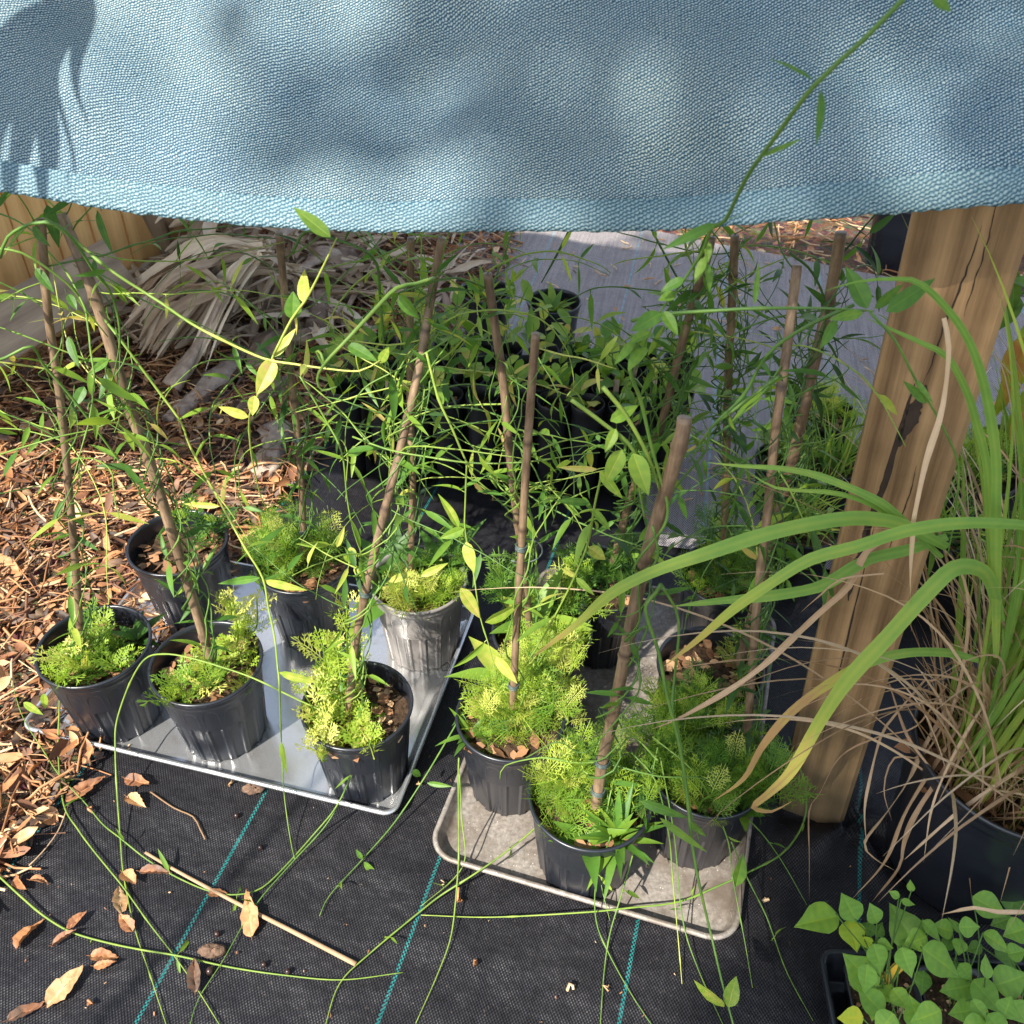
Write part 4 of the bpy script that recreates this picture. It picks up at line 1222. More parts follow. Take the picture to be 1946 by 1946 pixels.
hero(R_('P10'), [(1500, 480, .99), (1545, 520, .99), (1570, 600, .99), (1530, 700, .98), (1480, 760, .97)], .0024, .15, .12, .05, .4, 50)

# single leaves seen large
hl = {}
for pk, x0, y0, x1, y1, w, k, t in [
    ('P5', 520, 682, 488, 752, 30, .86, .95), ('P5', 579, 576, 574, 508, 22, .86, .92), ('P5', 556, 607, 560, 556, 28, .86, .5), ('P5', 522, 678, 563, 622, 15, .86, .9),
    ('P5', 484, 752, 478, 790, 19, .87, .95), ('P5', 472, 792, 415, 774, 17, .88, .95), ('P5', 628, 450, 556, 392, 24, .70, .6),
    ('P3', 760, 560, 794, 606, 28, .79, .42), ('P3', 660, 655, 718, 686, 21, .76, .45), ('P3', 722, 690, 738, 655, 16, .83, .8),
    ('P8', 1182, 855, 1150, 922, 30, .70, .74), ('P8', 1203, 862, 1234, 942, 34, .70, .7), ('P8', 1140, 895, 1184, 950, 18, .77, .74), ('P8', 1135, 892, 1060, 888, 11, .78, .97), ('P8', 1160, 800, 1215, 770, 22, .70, .6), ('P8', 1170, 815, 1150, 860, 18, .7, .7),
    ('P12', 1545, 152, 1465, 112, 15, .51, .42), ('P12', 1560, 172, 1550, 278, 20, .51, .4), ('P12', 1448, 297, 1524, 265, 9, .535, .55), ('P12', 1362, 425, 1258, 474, 18, .59, .35), ('P12', 1362, 428, 1420, 408, 12, .59, .5), ('P12', 1771, -5, 1810, 20, 20, .5, .5),
    ('P12', 1237, 630, 1193, 652, 26, .66, .55), ('P12', 1228, 660, 1190, 704, 30, .66, .52), ('P12', 1260, 592, 1288, 638, 20, .65, .5), ('P12', 1256, 595, 1198, 630, 26, .65, .4), ('P12', 1340, 488, 1320, 540, 16, .62, .6), ('P12', 1342, 500, 1352, 555, 16, .62, .45), ('P12', 1206, 646, 1168, 694, 15, .66, .5), ('P12', 1285, 560, 1250, 570, 20, .645, .55), ('P12', 1345, 460, 1345, 500, 14, .62, .6), ('P12', 1300, 530, 1255, 552, 18, .64, .45),
    ('P9', 1648, 586, 1606, 506, 32, .68, .35), ('P9', 1684, 592, 1778, 530, 30, .68, .36), ('P9', 1662, 586, 1718, 538, 18, .69, .42), ('P9', 1588, 608, 1560, 664, 20, .69, .4), ('P9', 1434, 578, 1441, 500, 10, .72, .5), ('P9', 1761, 766, 1708, 726, 15, .68, .4), ('P9', 1740, 722, 1766, 768, 9, .68, .45), ('P9', 1640, 594, 1580, 604, 18, .68, .5),
    ('P2', 502, 1104, 582, 1124, 14, .88, .9), ('P2', 494, 1098, 402, 1112, 13, .88, .42), ('P2', 531, 1278, 604, 1303, 16, .80, .85), ('P2', 417, 962, 342, 958, 10, .93, .9), ('P2', 424, 954, 428, 904, 9, .93, .97), ('P2', 535, 1410, 540, 1475, 14, .12, .7),
    ('P6', 872, 1003, 837, 936, 16, .89, .8), ('P6', 882, 1005, 836, 1024, 18, .89, .65), ('P6', 886, 1030, 901, 1090, 22, .88, .88), ('P6', 875, 1118, 914, 1178, 23, .86, .9), ('P6', 943, 1248, 982, 1300, 20, .80, .92), ('P6', 922, 1182, 992, 1152, 24, .83, .8),
    ('P7', 1119, 1040, 1152, 1064, 21, .78, .9), ('P7', 1127, 968, 1160, 1008, 13, .78, .6), ('P7', 1119, 956, 1054, 951, 14, .78, .42), ('P7', 1095, 1095, 1066, 1080, 12, .775, .9), ('P7', 1095, 1098, 1128, 1130, 11, .775, .7),
    ('P8', 1376, 1913, 1316, 1856, 26, .21, .82), ('P8', 1384, 1914, 1403, 1862, 26, .21, .75), ('P9', 1398, 1684, 1413, 1622, 26, .06, .5), ('P8', 1217, 1522, 1306, 1553, 17, .60, .42), ('P8', 1310, 1560, 1340, 1590, 14, .59, .5), ('P8', 1255, 1555, 1340, 1620, 14, .58, .6),
    ('P6', 660, 865, 702, 848, 14, .95, .5), ('P6', 655, 1052, 668, 1075, 12, .93, .8), ('P6', 665, 1040, 675, 1070, 15, .93, .88), ('P6', 676, 1075, 686, 1102, 15, .92, .9), ('P6', 740, 1105, 790, 1085, 13, .90, .88), ('P6', 800, 1095, 852, 1070, 13, .9, .88), ('P6', 640, 1040, 655, 1000, 10, .94, .9),
    ('P1', 62, 430, 95, 470, 26, .96, .2), ('P1', 185, 400, 205, 482, 24, .97, .25), ('P1', 90, 390, 118, 475, 34, .99, .25), ('P1', 68, 510, 100, 555, 26, .98, .25), ('P1', 130, 640, 150, 700, 26, .98, .3), ('P2', 205, 685, 175, 712, 22, .93, .45), ('P2', 160, 735, 145, 775, 18, .96, .3), ('P1', 130, 560, 150, 590, 22, .97, .25),
    ('P4', 45, 1335, 82, 1358, 12, .09, .8), ('P4', 84, 1318, 80, 1350, 13, .09, .75),
    ('P7', 784, 1465, 800, 1480, 12, .07, .4), ('P7', 812, 1488, 860, 1492, 9, .06, .5), ('P7', 692, 1638, 718, 1670, 11, .01, .55), ('P7', 688, 1632, 678, 1612, 8, .012, .5)]:
    mb = hl.setdefault(pk, MB()); heroleaf(mb, x0, y0, x1, y1, w, k, t)
for pk, mb in hl.items():
    mb.obj('leaves', [M['vine'], M['vleaf']], R_(pk))

# ------------------------------------------------------------------ block of tube pots with seedlings
ORD = ['first', 'second', 'third', 'fourth', 'fifth', 'sixth', 'seventh', 'eighth', 'ninth', 'tenth', 'eleventh']
ROWN = ['front row', 'second row', 'third row', 'back row']


def tube_pot(root, base, R, H, seed):
    g = np.random.default_rng(seed)
    mb = MB()
    lathe(mb, [(R * .62, 0), (R * .80, .004), (R * .84, H * .3), (R * .9, H * .7), (R * .95, H * .93), (R * 1.0, H * .94), (R * 1.02, H * .985), (R * 1.0, H), (R * .95, H * .995), (R * .92, H * .9), (R * .9, H * .82)], base, 32)
    mb.obj('pot', M['tube'], root)
    sb = MB(); soil_mesh(sb, base, R * .91, H * .86, seed, 5)
    sb.obj('soil', [M['soil'], M['bark']], root)


a = math.radians(-6); ux = np.array([math.cos(a), math.sin(a)]); uy = np.array([-ux[1], ux[0]])
o0 = np.array([-.36, 1.68]); pit = .0745
nseed = 0
descs = ['leafy green seedling', 'sparse two leafed seedling', 'upright seedling with oval leaves', 'small pale green seedling']
for r in range(4):
    for c in range(10):
        if (r == 0 and c > 8): continue
        q = o0 + ux * (pit * (c + .5 * (r % 2))) + uy * (pit * .9 * r) + rng.normal(0, .003, 2)
        base = np.array([q[0], q[1], .006])
        g = np.random.default_rng(300 + nseed); nseed += 1
        dk = int(g.integers(4)); tagged = g.random() < .3 and r < 3
        lab = f"tube pot, {descs[dk]}{', wooden label' if tagged else ''}, {ROWN[r]}, {ORD[9 - c]} from grey path"
        root = thing('tube_pot', base, lab, 'seedling pot', 'block of seedling tube pots behind the trays')
        H = .232 + g.normal(0, .003)
        tube_pot(root, base, .0352, H, nseed)
        mb, lm = MB(), MB()
        for s in range(1 + (1 if dk in (0, 2) else 0)):
            b = base + [g.normal(0, .010), g.normal(0, .010), H * .87]
            hh = g.uniform(.07, .16) * (.62 if r < 2 else 1) * (.8 if r == 3 else 1) * (1.25 if c < 6 else .8)
            tp = b + [g.normal(0, .02), g.normal(0, .02), hh]
            P = crom([b, (b + tp) / 2 + g.normal(0, .005, 3), tp], .008)
            tube(mb, P, .0010, 5, .35, 0)
            nl = max(4, int(hh / .023))
            for i in range(nl):
                f = .25 + .75 * (i + 1) / nl
                p = P[min(len(P) - 1, int(f * (len(P) - 1)))]
                az = i * 2.5 + g.normal(0, .3) + s; el = math.radians(g.uniform(20, 72))
                d = np.array([math.cos(az) * math.cos(el), math.sin(az) * math.cos(el), math.sin(el)])
                Ll = g.uniform(.032, .058)
                leaf(lm, p, d, np.cross(np.cross(d, [0, 0, 1]), d), Ll, Ll * g.uniform(.46, .6), g.uniform(0, .3), g.uniform(.1, .4), float(np.clip(g.normal(.66, .18), .05, .95)), 1, 'oval' if dk != 2 else 'lance', 7)
        st = mb.obj('seedling', M['vine'], root)
        sub('leaves', lm, [M['vine'], M['vleaf']], st)
        if tagged:
            tb = MB(); h0 = g.uniform(-.5, .5)
            box(tb, base + [.016, -.012, H * .86 + .022], .012, .0018, .075, axes([math.cos(h0), math.sin(h0), g.normal(0, .12)]), bev=.0006)
            tb.obj('label_stick', M['woodtag'], root)

# two round pots behind the block
for k, (px, py, R, H, lab, n) in enumerate([(1053, 592, .068, .19, 'round black pot with a small leaf rosette standing alone behind the tube pots', 14), (922, 572, .068, .18, 'round black pot half hidden behind the tube pots and a cane', 9)]):
    p = PZ(px, py - 14, H); base = np.array([p[0], p[1], .010])
    root = thing('plant_pot', base, lab, 'potted plant')
    mb = MB(); pot_mesh(mb, base, R, H, .74, ribs=False, seg=64); mb.obj('pot', M['pot'], root)
    sb = MB(); soil_mesh(sb, base, R * .92, H * .80, 70 + k, 14); sb.obj('soil', [M['soil'], M['bark']], root)
    POTS['R%d' % k] = (root, base)
    weed('R%d' % k, 0, 0, H * .80, n, .078, .019, .62, 60 + k, 'lance', (25, 75), 'rosette')

# ------------------------------------------------------------------ post
y_p = .855
b0 = np.array([.492, y_p, 0]); t0_ = np.array([.428, y_p - .004, 1.9 * 1.0])
lean = (np.array([.4285, y_p, .97]) - b0); zax = nrm(lean)
ang = math.radians(-21)
xax = nrm(np.array([math.cos(ang), math.sin(ang), 0])); xax = nrm(xax - zax * (xax @ zax)); yax = np.cross(zax, xax)
PM = np.array([xax, yax, zax]); PS = .099; PHt = 1.0
root = thing('wooden_post', b0, 'square brown timber post with a long dark crack beside the worn tray', 'post')
mb = MB()
nz = 60
loopv = []
bv = .006; hs = PS / 2
prof = [(-hs + bv, -hs), (hs - bv, -hs), (hs, -hs + bv), (hs, hs - bv), (hs - bv, hs), (-hs + bv, hs), (-hs, hs - bv), (-hs, -hs + bv)]
loc = []
for i in range(nz + 1):
    z = -.06 + (PHt + .06) * i / nz
    for x, y in prof: loc.append((x, y, z))
loc = np.array(loc)
F = [[i * 8 + j, i * 8 + (j + 1) % 8, (i + 1) * 8 + (j + 1) % 8, (i + 1) * 8 + j] for i in range(nz) for j in range(8)]
mb.add(loc, F); mb.f.append([nz * 8 + q for q in range(8)]); mb.m.append(0)
root['_base'] = [0, 0, 0]
tm = mb.obj('timber', M['postwood'], root, False)
# drying checks: narrow dark wedges set just proud of the front face
cb = MB()
def check(x0, z0, x1, z1, w, seed):
    g = np.random.default_rng(seed); n = 22
    t = np.linspace(0, 1, n)
    xs = x0 + (x1 - x0) * t + np.cumsum(g.normal(0, .0006, n)); zs = z0 + (z1 - z0) * t
    ww = w * np.sin(math.pi * np.clip(t, .02, .98)) ** .7 * g.uniform(.6, 1.2, n)
    V = []
    for x, z, q in zip(xs, zs, ww): V += [[x - q, -hs - .0006, z], [x + q, -hs - .0006, z]]
    for x, z, q in zip(xs, zs, ww): V += [[x - q, -hs + .003, z], [x + q, -hs + .003, z]]
    F = [[i * 2, i * 2 + 1, i * 2 + 3, i * 2 + 2] for i in range(n - 1)]
    cb.add(V, F)
check(-.012, .18, -.016, .62, .0012, 1); check(-.020, .56, -.012, .80, .0034, 2); check(-.024, .48, -.018, .66, .005, 3); check(-.004, .80, .010, .97, .0011, 4); check(.016, .88, .018, 1.0, .0007, 5); check(-.012, .72, -.006, .80, .007, 6); check(.006, .56, .016, .70, .0008, 7)
cb.obj('drying_crack', M['checks'], tm.parent, False)
for o in root.children:
    o.matrix_local = Matrix([[*PM[:, 0], 0], [*PM[:, 1], 0], [*PM[:, 2], 0], [0, 0, 0, 1]]) if False else Matrix(((xax[0], yax[0], zax[0], 0), (xax[1], yax[1], zax[1], 0), (xax[2], yax[2], zax[2], 0), (0, 0, 0, 1)))

# ------------------------------------------------------------------ potted grass
pc = PZ(1938, 1432, .26); gb = np.array([pc[0], pc[1], .004])
groot = thing('potted_grass', gb, 'big black pot of tall arching green grass with many dry blades', 'potted plant')
mb = MB(); pot_mesh(mb, gb, .137, .262, .80, ribs=False, seg=96); mb.obj('pot', M['pot'], groot)
sb = MB(); soil_mesh(sb, gb, .127, .205, 55, 70, .45)
g = np.random.default_rng(8)
for _ in range(40):
    aa = g.random() * 6.28; q = .12 * math.sqrt(g.random()); d = nrm([g.normal(), g.normal(), g.normal(0, .2)]); L = g.uniform(.03, .06)
    leaf(sb, gb + [q * math.cos(aa), q * math.sin(aa), .215 + g.random() * .01], d, nrm([g.normal(0, .3), g.normal(0, .3), 1]), L, L * .45, .1, .3, g.uniform(.2, .5), 1, 'oval', 5)
sb.obj('soil', [M['soil'], M['bark']], groot)


def blade(pts, wpx, tg, seed, mt='grass', roll=0.0):
    g = np.random.default_rng(seed)
    P = crom([PK(*p) for p in pts], .012)
    n = len(P); t = np.linspace(0, 1, n)
    hw = wpx * .34 * depth(P[n // 2]) / FPX
    w = hw * np.interp(t, [0, .12, .35, .7, .9, 1], [.6, .85, 1, .8, .42, .03]) * (1 + .05 * np.sin(t * 25 + seed))
    T = np.gradient(P, axis=0)
    V = P - CP; V /= np.linalg.norm(V, axis=1)[:, None]
    side = np.cross(T, V); side /= np.linalg.norm(side, axis=1)[:, None]
    rl = roll + .35 * np.sin(t * 3 + seed)
    if mt == 'straw':
        rl = rl + np.cumsum(g.normal(0, .16, n)); w = w * (1 + .18 * np.sin(t * 19 + seed * 2))
    side = side * np.cos(rl)[:, None] + V * np.sin(rl)[:, None]
    mb = MB(); ribbon(mb, P, w, side, np.clip(np.interp(t, np.linspace(0, 1, len(tg)), tg), 0, 1))
    return mb.obj('blade', M[mt], groot)


GRN = [.25, .35, .42, .5]; YT = [.3, .38, .45, .62, .95]; DRY = [.35, .5, .6, .5]
blade([(1990, 1010, .66), (1946, 998, .655), (1830, 994, .64), (1721, 1009, .63), (1630, 1038, .62), (1540, 1063, .615), (1467, 1107, .61), (1395, 1157, .61), (1322, 1219, .615), (1262, 1266, .62)], 38, [.3, .35, .4, .5, .72, .95], 1)
blade([(1800, 1040, .70), (1725, 1001, .68), (1667, 987, .67), (1594, 987, .66), (1467, 1012, .65), (1342, 1052, .65), (1238, 1088, .66), (1160, 1129, .67), (1096, 1186, .68), (1044, 1225, .69), (1012, 1250, .70)], 42, [.3, .4, .42, .45, .5, .75, .95], 2)
blade([(1790, 1060, .70), (1701, 976, .69), (1660, 948, .685), (1598, 920, .68), (1536, 899, .675), (1474, 889, .67), (1412, 886, .67), (1345, 879, .67)], 26, GRN, 3)
blade([(1770, 1040, .70), (1676, 970, .69), (1598, 939, .685), (1536, 933, .68), (1474, 927, .68), (1425, 900, .68)], 16, GRN, 4)
blade([(1893, 1250, .70), (1893, 979, .68), (1893, 877, .675), (1878, 768, .67), (1853, 675, .665), (1816, 607, .665), (1754, 542, .665), (1707, 530, .67), (1630, 535, .68), (1564, 554, .69)], 30, [.5, .48, .42, .38, .3, .25], 5)
blade([(1885, 1100, .70), (1878, 908, .69), (1853, 793, .69), (1834, 737, .69), (1800, 678, .69), (1754, 653, .69), (1692, 625, .70), (1645, 604, .71)], 26, [.5, .4, .35, .3], 6)
blade([(1794, 604, .665), (1803, 660, .66), (1797, 737, .66), (1785, 799, .655), (1760, 877, .65), (1738, 979, .645), (1735, 1009, .645), (1730, 1099, .64), (1732, 1200, .64)], 15, [.8, .85, .8, .85, .9], 7, 'straw')
blade([(1900, 1180, .70), (1884, 1110, .685), (1859, 1081, .67), (1812, 1081, .655), (1757, 1132, .64), (1685, 1212, .63), (1612, 1291, .62), (1558, 1371, .61), (1504, 1465, .60), (1460, 1509, .60), (1432, 1534, .605), (1467, 1542, .62), (1504, 1523, .63)], 44, [.3, .4, .45, .5, .6, .8, .98, 1], 8)
blade([(1700, 1020, .70), (1649, 1045, .69), (1612, 1114, .68), (1558, 1164, .67), (1504, 1215, .66), (1449, 1266, .655), (1377, 1317, .65), (1286, 1367, .65), (1240, 1385, .65)], 20, DRY, 9, 'straw')
blade([(1800, 1020, .71), (1725, 1045, .70), (1649, 1063, .69), (1594, 1096, .68), (1551, 1117, .675), (1467, 1132, .67), (1359, 1143, .67), (1280, 1152, .67)], 36, [.3, .35, .42, .4, .45], 10)
blade([(1860, 1255, .70), (1804, 1241, .69), (1721, 1241, .67), (1649, 1259, .66), (1576, 1299, .65), (1504, 1353, .645), (1449, 1418, .64), (1413, 1480, .64), (1356, 1522, .64)], 28, [.35, .4, .45, .95, 1, .98, .95], 11)
D = 'straw'
dry = [
    [(1850, 1280, .30), (1767, 1400, .27), (1725, 1485, .22), (1683, 1547, .18), (1643, 1601, .14), (1660, 1630, .12), (1700, 1654, .10)],
    [(1870, 1290, .30), (1810, 1400, .28), (1725, 1536, .2), (1683, 1635, .12), (1620, 1708, .05)],
    [(1880, 1300, .30), (1838, 1400, .28), (1748, 1533, .22), (1719, 1598, .16), (1708, 1649, .12), (1657, 1714, .05)],
    [(1990, 1430, .30), (1946, 1457, .30), (1824, 1541, .24), (1717, 1635, .14)],
    [(1800, 1300, .33), (1741, 1380, .30), (1671, 1400, .27), (1598, 1437, .22), (1558, 1507, .15), (1538, 1541, .11), (1538, 1626, .05), (1538, 1710, .01)],
    [(1760, 1290, .34), (1700, 1360, .30), (1674, 1400, .27), (1652, 1485, .20), (1643, 1541, .15), (1646, 1600, .09)],
    [(1690, 1300, .33), (1725, 1400, .28), (1776, 1471, .26), (1810, 1541, .22), (1838, 1640, .14), (1846, 1705, .1)],
    [(1900, 1300, .3), (1915, 1440, .29), (1926, 1541, .27), (1923, 1626, .2), (1900, 1717, .13)],
    [(1990, 1735, .2), (1946, 1733, .21), (1895, 1733, .21), (1852, 1725, .2), (1810, 1733, .18), (1788, 1738, .17)],
    [(1790, 1270, .36), (1820, 1260, .34), (1900, 1300, .33), (1946, 1390, .3), (1990, 1450, .26)],
    [(1860, 1240, .34), (1790, 1290, .34), (1730, 1290, .33), (1680, 1300, .32), (1620, 1340, .3)],
    [(1830, 1300, .3), (1760, 1430, .26), (1700, 1440, .25), (1680, 1500, .22), (1695, 1560, .17)],
    [(1870, 1330, .28), (1890, 1440, .28), (1880, 1500, .27), (1860, 1530, .26), (1872, 1570, .24)],
    [(1946, 1230, .4), (1900, 1300, .38), (1850, 1370, .36), (1800, 1460, .3), (1770, 1540, .24), (1755, 1640, .16)],
    [(1680, 1090, .67), (1600, 1100, .66), (1560, 1130, .66), (1520, 1165, .66)],
]
for i, q in enumerate(dry):
    blade(q, [19, 12, 15, 11, 9, 9, 8, 8, 13, 8, 7, 6, 5, 8, 6][i], [[.45, .55, .7, .6], [.25, .4, .35, .3], [.4, .35, .3, .3], [.6, .7, .7, .6], [.5, .45, .4, .4]][i % 5], 40 + i, D, .2 * (i % 3))
# standing clump (many)
mb, db = MB(), MB(); g = np.random.default_rng(12)
for i in range(520):
    aa = g.random() * 6.28; q = .095 * math.sqrt(g.random())
    b = gb + [q * math.cos(aa), q * math.sin(aa), .205]
    isdry = i > 210
    ln = g.uniform(.3, .85) if not isdry else g.uniform(.28, .80)
    az = g.random() * 6.28; out = abs(g.normal(.14, .11)) * (1 if not isdry else 3.6)
    d = nrm([math.cos(az) * out + .05, math.sin(az) * out + .08, 1]); p = b.copy(); P = [p]
    st = ln / 22
    for k in range(22):
        d = nrm(d + np.array([math.cos(az), math.sin(az), -1.0]) * (.012 if not isdry else .040) * (k / 11) ** 1.5 + g.normal(0, .012, 3))
        p = p + d * st
        if p[2] < .02 or not (p[1] > .40) or (abs((p - b0) @ xax) < .07 and abs((p - b0 - zax * p[2]) @ yax) < .06): break
        hy, hz = hem_at(p[0])
        P.append(p)
    if len(P) < 6: continue
    t = np.linspace(0, 1, len(P))
    w = (g.uniform(.0018, .0056) if not isdry else g.uniform(.0008, .0026)) * np.interp(t, [0, .2, .5, .85, 1], [.5, .8, 1, .5, .03])
    tv = np.clip(np.interp(t, [0, .15, .7, 1], [.75, .5, .4, .5]) + g.normal(0, .1), 0, .82) if not isdry else np.clip(g.uniform(.1, .9) + t * .1, 0, 1)
    ribbon(db if isdry else mb, P, w, nrm([g.normal(), g.normal(), .2]), tv)
mb.obj('foliage', M['grass'], groot); db.obj('dry_foliage', M['straw'], groot)

# ------------------------------------------------------------------ seedling tray, lower corner
tz = .0
troot_o = PZ(1553, 1800, .055)
ta = math.radians(-3)
tu = np.array([math.cos(ta), math.sin(ta), 0]); tv = np.array([-tu[1], tu[0], 0])
TW, TD, THt = .38, .36, .055
tc_ = troot_o + tu * TW / 2 - tv * TD / 2; tc_[2] = .003
troot = thing('seedling_tray', tc_, 'black plastic tray holding square pots of broad leafed seedlings', 'seed tray')
def rr3(w, d, r, z):
    P = rrect(w, d, r, 6)
    return tc_ + np.outer(P[:, 0], tu) + np.outer(P[:, 1], tv) + [0, 0, z]
mb = MB()
lp = [rr3(TW - .03, TD - .03, .012, .002), rr3(TW - .012, TD - .012, .015, THt - .003), rr3(TW - .002, TD - .002, .018, THt), rr3(TW, TD, .019, THt - .003), rr3(TW - .002, TD - .002, .018, THt - .008)]
lp2 = [rr3(TW - .016, TD - .016, .015, THt - .004), rr3(TW - .034, TD - .034, .012, .004)]
n = len(lp[0])
seq = [lp2[1], lp2[0], rr3(TW - .006, TD - .006, .017, THt), lp[3], lp[4], rr3(TW - .014, TD - .014, .014, THt - .010), rr3(TW - .026, TD - .026, .012, .002)]
V = np.concatenate(seq)
F = [[i * n + j, i * n + (j + 1) % n, (i + 1) * n + (j + 1) % n, (i + 1) * n + j] for i in range(len(seq) - 1) for j in range(n)]
mb.add(V, F); mb.f.append([q for q in range(n - 1, -1, -1)]); mb.m.append(0)
mb.obj('tray', M['pot'], troot)
# square pots
SP = .094; SEED = []
for r in range(3):
    for c in range(3):
        cc = tc_ + tu * (-TW / 2 + .036 + SP * (c + .5) - .012) + tv * (TD / 2 - .020 - SP * (r + .5)); cc[2] = .008
        SEED.append([cc, r, c, [], None])
HS = .062
LEAVES = [(550, 1230, 290, 230, 190, .6), (760, 1150, 180, 170, 110, .5), (780, 1330, 190, 170, 280, .85), (920, 1190, 140, 120, 110, .5), (880, 1290, 120, 90, 150, .25), (1130, 1280, 290, 230, 120, .42), (1210, 1370, 160, 150, 200, .55),
          (1310, 1300, 160, 110, 300, .45), (1390, 1290, 140, 130, 160, .5), (1470, 1270, 110, 60, 120, .4), (1560, 1280, 140, 130, 0, .45), (1700, 1140, 250, 170, 330, .5), (1860, 1100, 200, 180, 60, .2), (1750, 1380, 200, 130, 315, .55),
          (1880, 1310, 170, 170, 200, .5), (1500, 1410, 110, 100, 250, .45), (1000, 1400, 130, 80, 345, .5), (950, 1480, 170, 150, 280, .45), (840, 1580, 270, 240, 130, .55), (870, 1620, 180, 150, 250, .5), (1140, 1510, 180, 150, 280, .42),
          (1370, 1510, 300, 230, 320, .5), (1540, 1580, 120, 110, 300, .4), (1490, 1690, 220, 190, 190, .42), (1680, 1740, 240, 190, 300, .45), (1680, 1550, 150, 120, 60, .5), (1840, 1640, 230, 210, 20, .42), (1010, 1720, 130, 130, 60, .6),
          (1100, 1760, 150, 130, 300, .58), (930, 1820, 150, 150, 250, .6), (900, 1770, 220, 180, 120, .5), (770, 1890, 170, 150, 180, .95), (1520, 1850, 170, 150, 190, .45), (1640, 1850, 180, 100, 300, .45), (1820, 1820, 150, 150, 60, .45),
          (1280, 1880, 220, 180, 200, .55), (1200, 1860, 200, 180, 100, .55), (1880, 1450, 120, 120, 10, .4), (1820, 1470, 170, 160, 280, .25), (1060, 1060, 75, 55, 150, .5), (1170, 1005, 75, 60, 80, .55), (1150, 1115, 90, 50, 340, .45),
          (880, 1390, 100, 80, 300, .8), (1900, 1850, 170, 150, 300, .5), (1420, 1380, 120, 90, 60, .2), (1250, 1650, 150, 130, 250, .18), (1600, 1960, 190, 170, 200, .5), (1000, 1930, 190, 160, 230, .55), (1760, 1950, 190, 160, 300, .45), (1120, 1400, 130, 110, 240, .25), (1450, 1560, 140, 120, 30, .2), (960, 1300, 100, 80, 60, .22), (1780, 1240, 140, 120, 200, .25), (1600, 1420, 110, 90, 200, .25)]
g = np.random.default_rng(77)
sc8 = 546 / 1932
for cx, cy, L, Wd, an, t in LEAVES:
    x, y = 1400 + cx * sc8, 1400 + cy * sc8
    hz = .105 + (.035 if t > .3 else -.01) + g.normal(0, .012)
    if cy < 1140 and cx < 1300: hz = .15
    ctr = PZ(x, y, hz); dd = depth(ctr)
    a_ = math.radians(an)
    tip = CP + ray(x + math.cos(a_) * L * sc8 / 2, y - math.sin(a_) * L * sc8 / 2) * 1.0
    dirv = CR * math.cos(a_) + CU * math.sin(a_)
    up = nrm(np.array([0, 0, 1]) * .8 - _fw * .6 + g.normal(0, .22, 3))
    dv = nrm(dirv - up * (dirv @ up))
    Lm = L * sc8 * dd / FPX * 1.05; Wm = Wd * sc8 * dd / FPX * 1.05
    b = ctr - dv * Lm * .45
    k = int(np.argmin([np.linalg.norm((b - s[0])[:2]) + (0 if len(s[3]) < 9 else .03) for s in SEED]))
    SEED[k][3].append((b, dv, up, Lm, Wm, t))
RN = ['back row', 'middle row', 'row nearest the camera']
CNm = ['by the tray edge', 'middle column', 'grass side column']
for cc, r, c, lv, _ in SEED:
    root = thing('square_pot', cc, f'square pot of broad leafed seedlings, {RN[r]} of tray, {CNm[c]}', 'seedling pot', 'square pots in the black tray')
    def sq(s, z, rr):
        P = rrect(s, s, rr, 5)
        return cc + np.outer(P[:, 0], tu) + np.outer(P[:, 1], tv) + [0, 0, z]
    S2 = SP - .003
    seq = [sq(S2 * .72, 0, .008), sq(S2 * .97, HS - .006, .012), sq(S2, HS - .005, .012), sq(S2, HS, .012), sq(S2 - .004, HS, .011), sq(S2 * .88, HS * .7, .01)]
    n = len(seq[0]); mb = MB()
    mb.add(np.concatenate(seq), [[i * n + j, i * n + (j + 1) % n, (i + 1) * n + (j + 1) % n, (i + 1) * n + j] for i in range(5) for j in range(n)])
    mb.f.append(list(range(n - 1, -1, -1))); mb.m.append(0)
    mb.obj('pot', M['pot'], root, True)
    sb = MB(); gs = np.random.default_rng(r * 5 + c)
    k = 9; V = []
    for i in range(k):
        for j in range(k):
            V.append(cc + tu * (i / (k - 1) - .5) * S2 * .90 + tv * (j / (k - 1) - .5) * S2 * .90 + [0, 0, HS * .80 + gs.normal(0, .0015)])
    sb.add(V, [[i * k + j, (i + 1) * k + j, (i + 1) * k + j + 1, i * k + j + 1] for i in range(k - 1) for j in range(k - 1)], .2, 0)
    for _ in range(45):
        p = cc + tu * gs.uniform(-.4, .4) * SP + tv * gs.uniform(-.4, .4) * SP + [0, 0, HS * .80 + .003]; d = nrm([gs.normal(), gs.normal(), .1]); L = gs.uniform(.002, .008)
        leaf(sb, p, d, [gs.normal(0, .3), gs.normal(0, .3), 1], L, L * .7, 0, .2, gs.uniform(.1, 1), 1, 'oval', 4)
    sb.obj('soil', [M['soil'], M['bark']], root)
    if lv:
        stm, lm = MB(), MB()
        for (b, dv, up, Lm, Wm, t) in lv:
            s0 = cc + tu * gs.normal(0, .012) + tv * gs.normal(0, .012) + [0, 0, HS * .8]
            mid = (s0 + b) / 2 + [0, 0, .012] + gs.normal(0, .004, 3)
            tube(stm, crom([s0, mid, b - np.array([0, 0, .002]), b], .008), .0009, 5, .35, 0)
            leaf(lm, b, dv, up, Lm, Wm, gs.uniform(-.05, .2), gs.uniform(.0, .25), t, 1, 'broad', 12)
        st = stm.obj('seedling', M['vine'], root)
        sub('leaves', lm, [M['vine'], M['sleaf']], st)
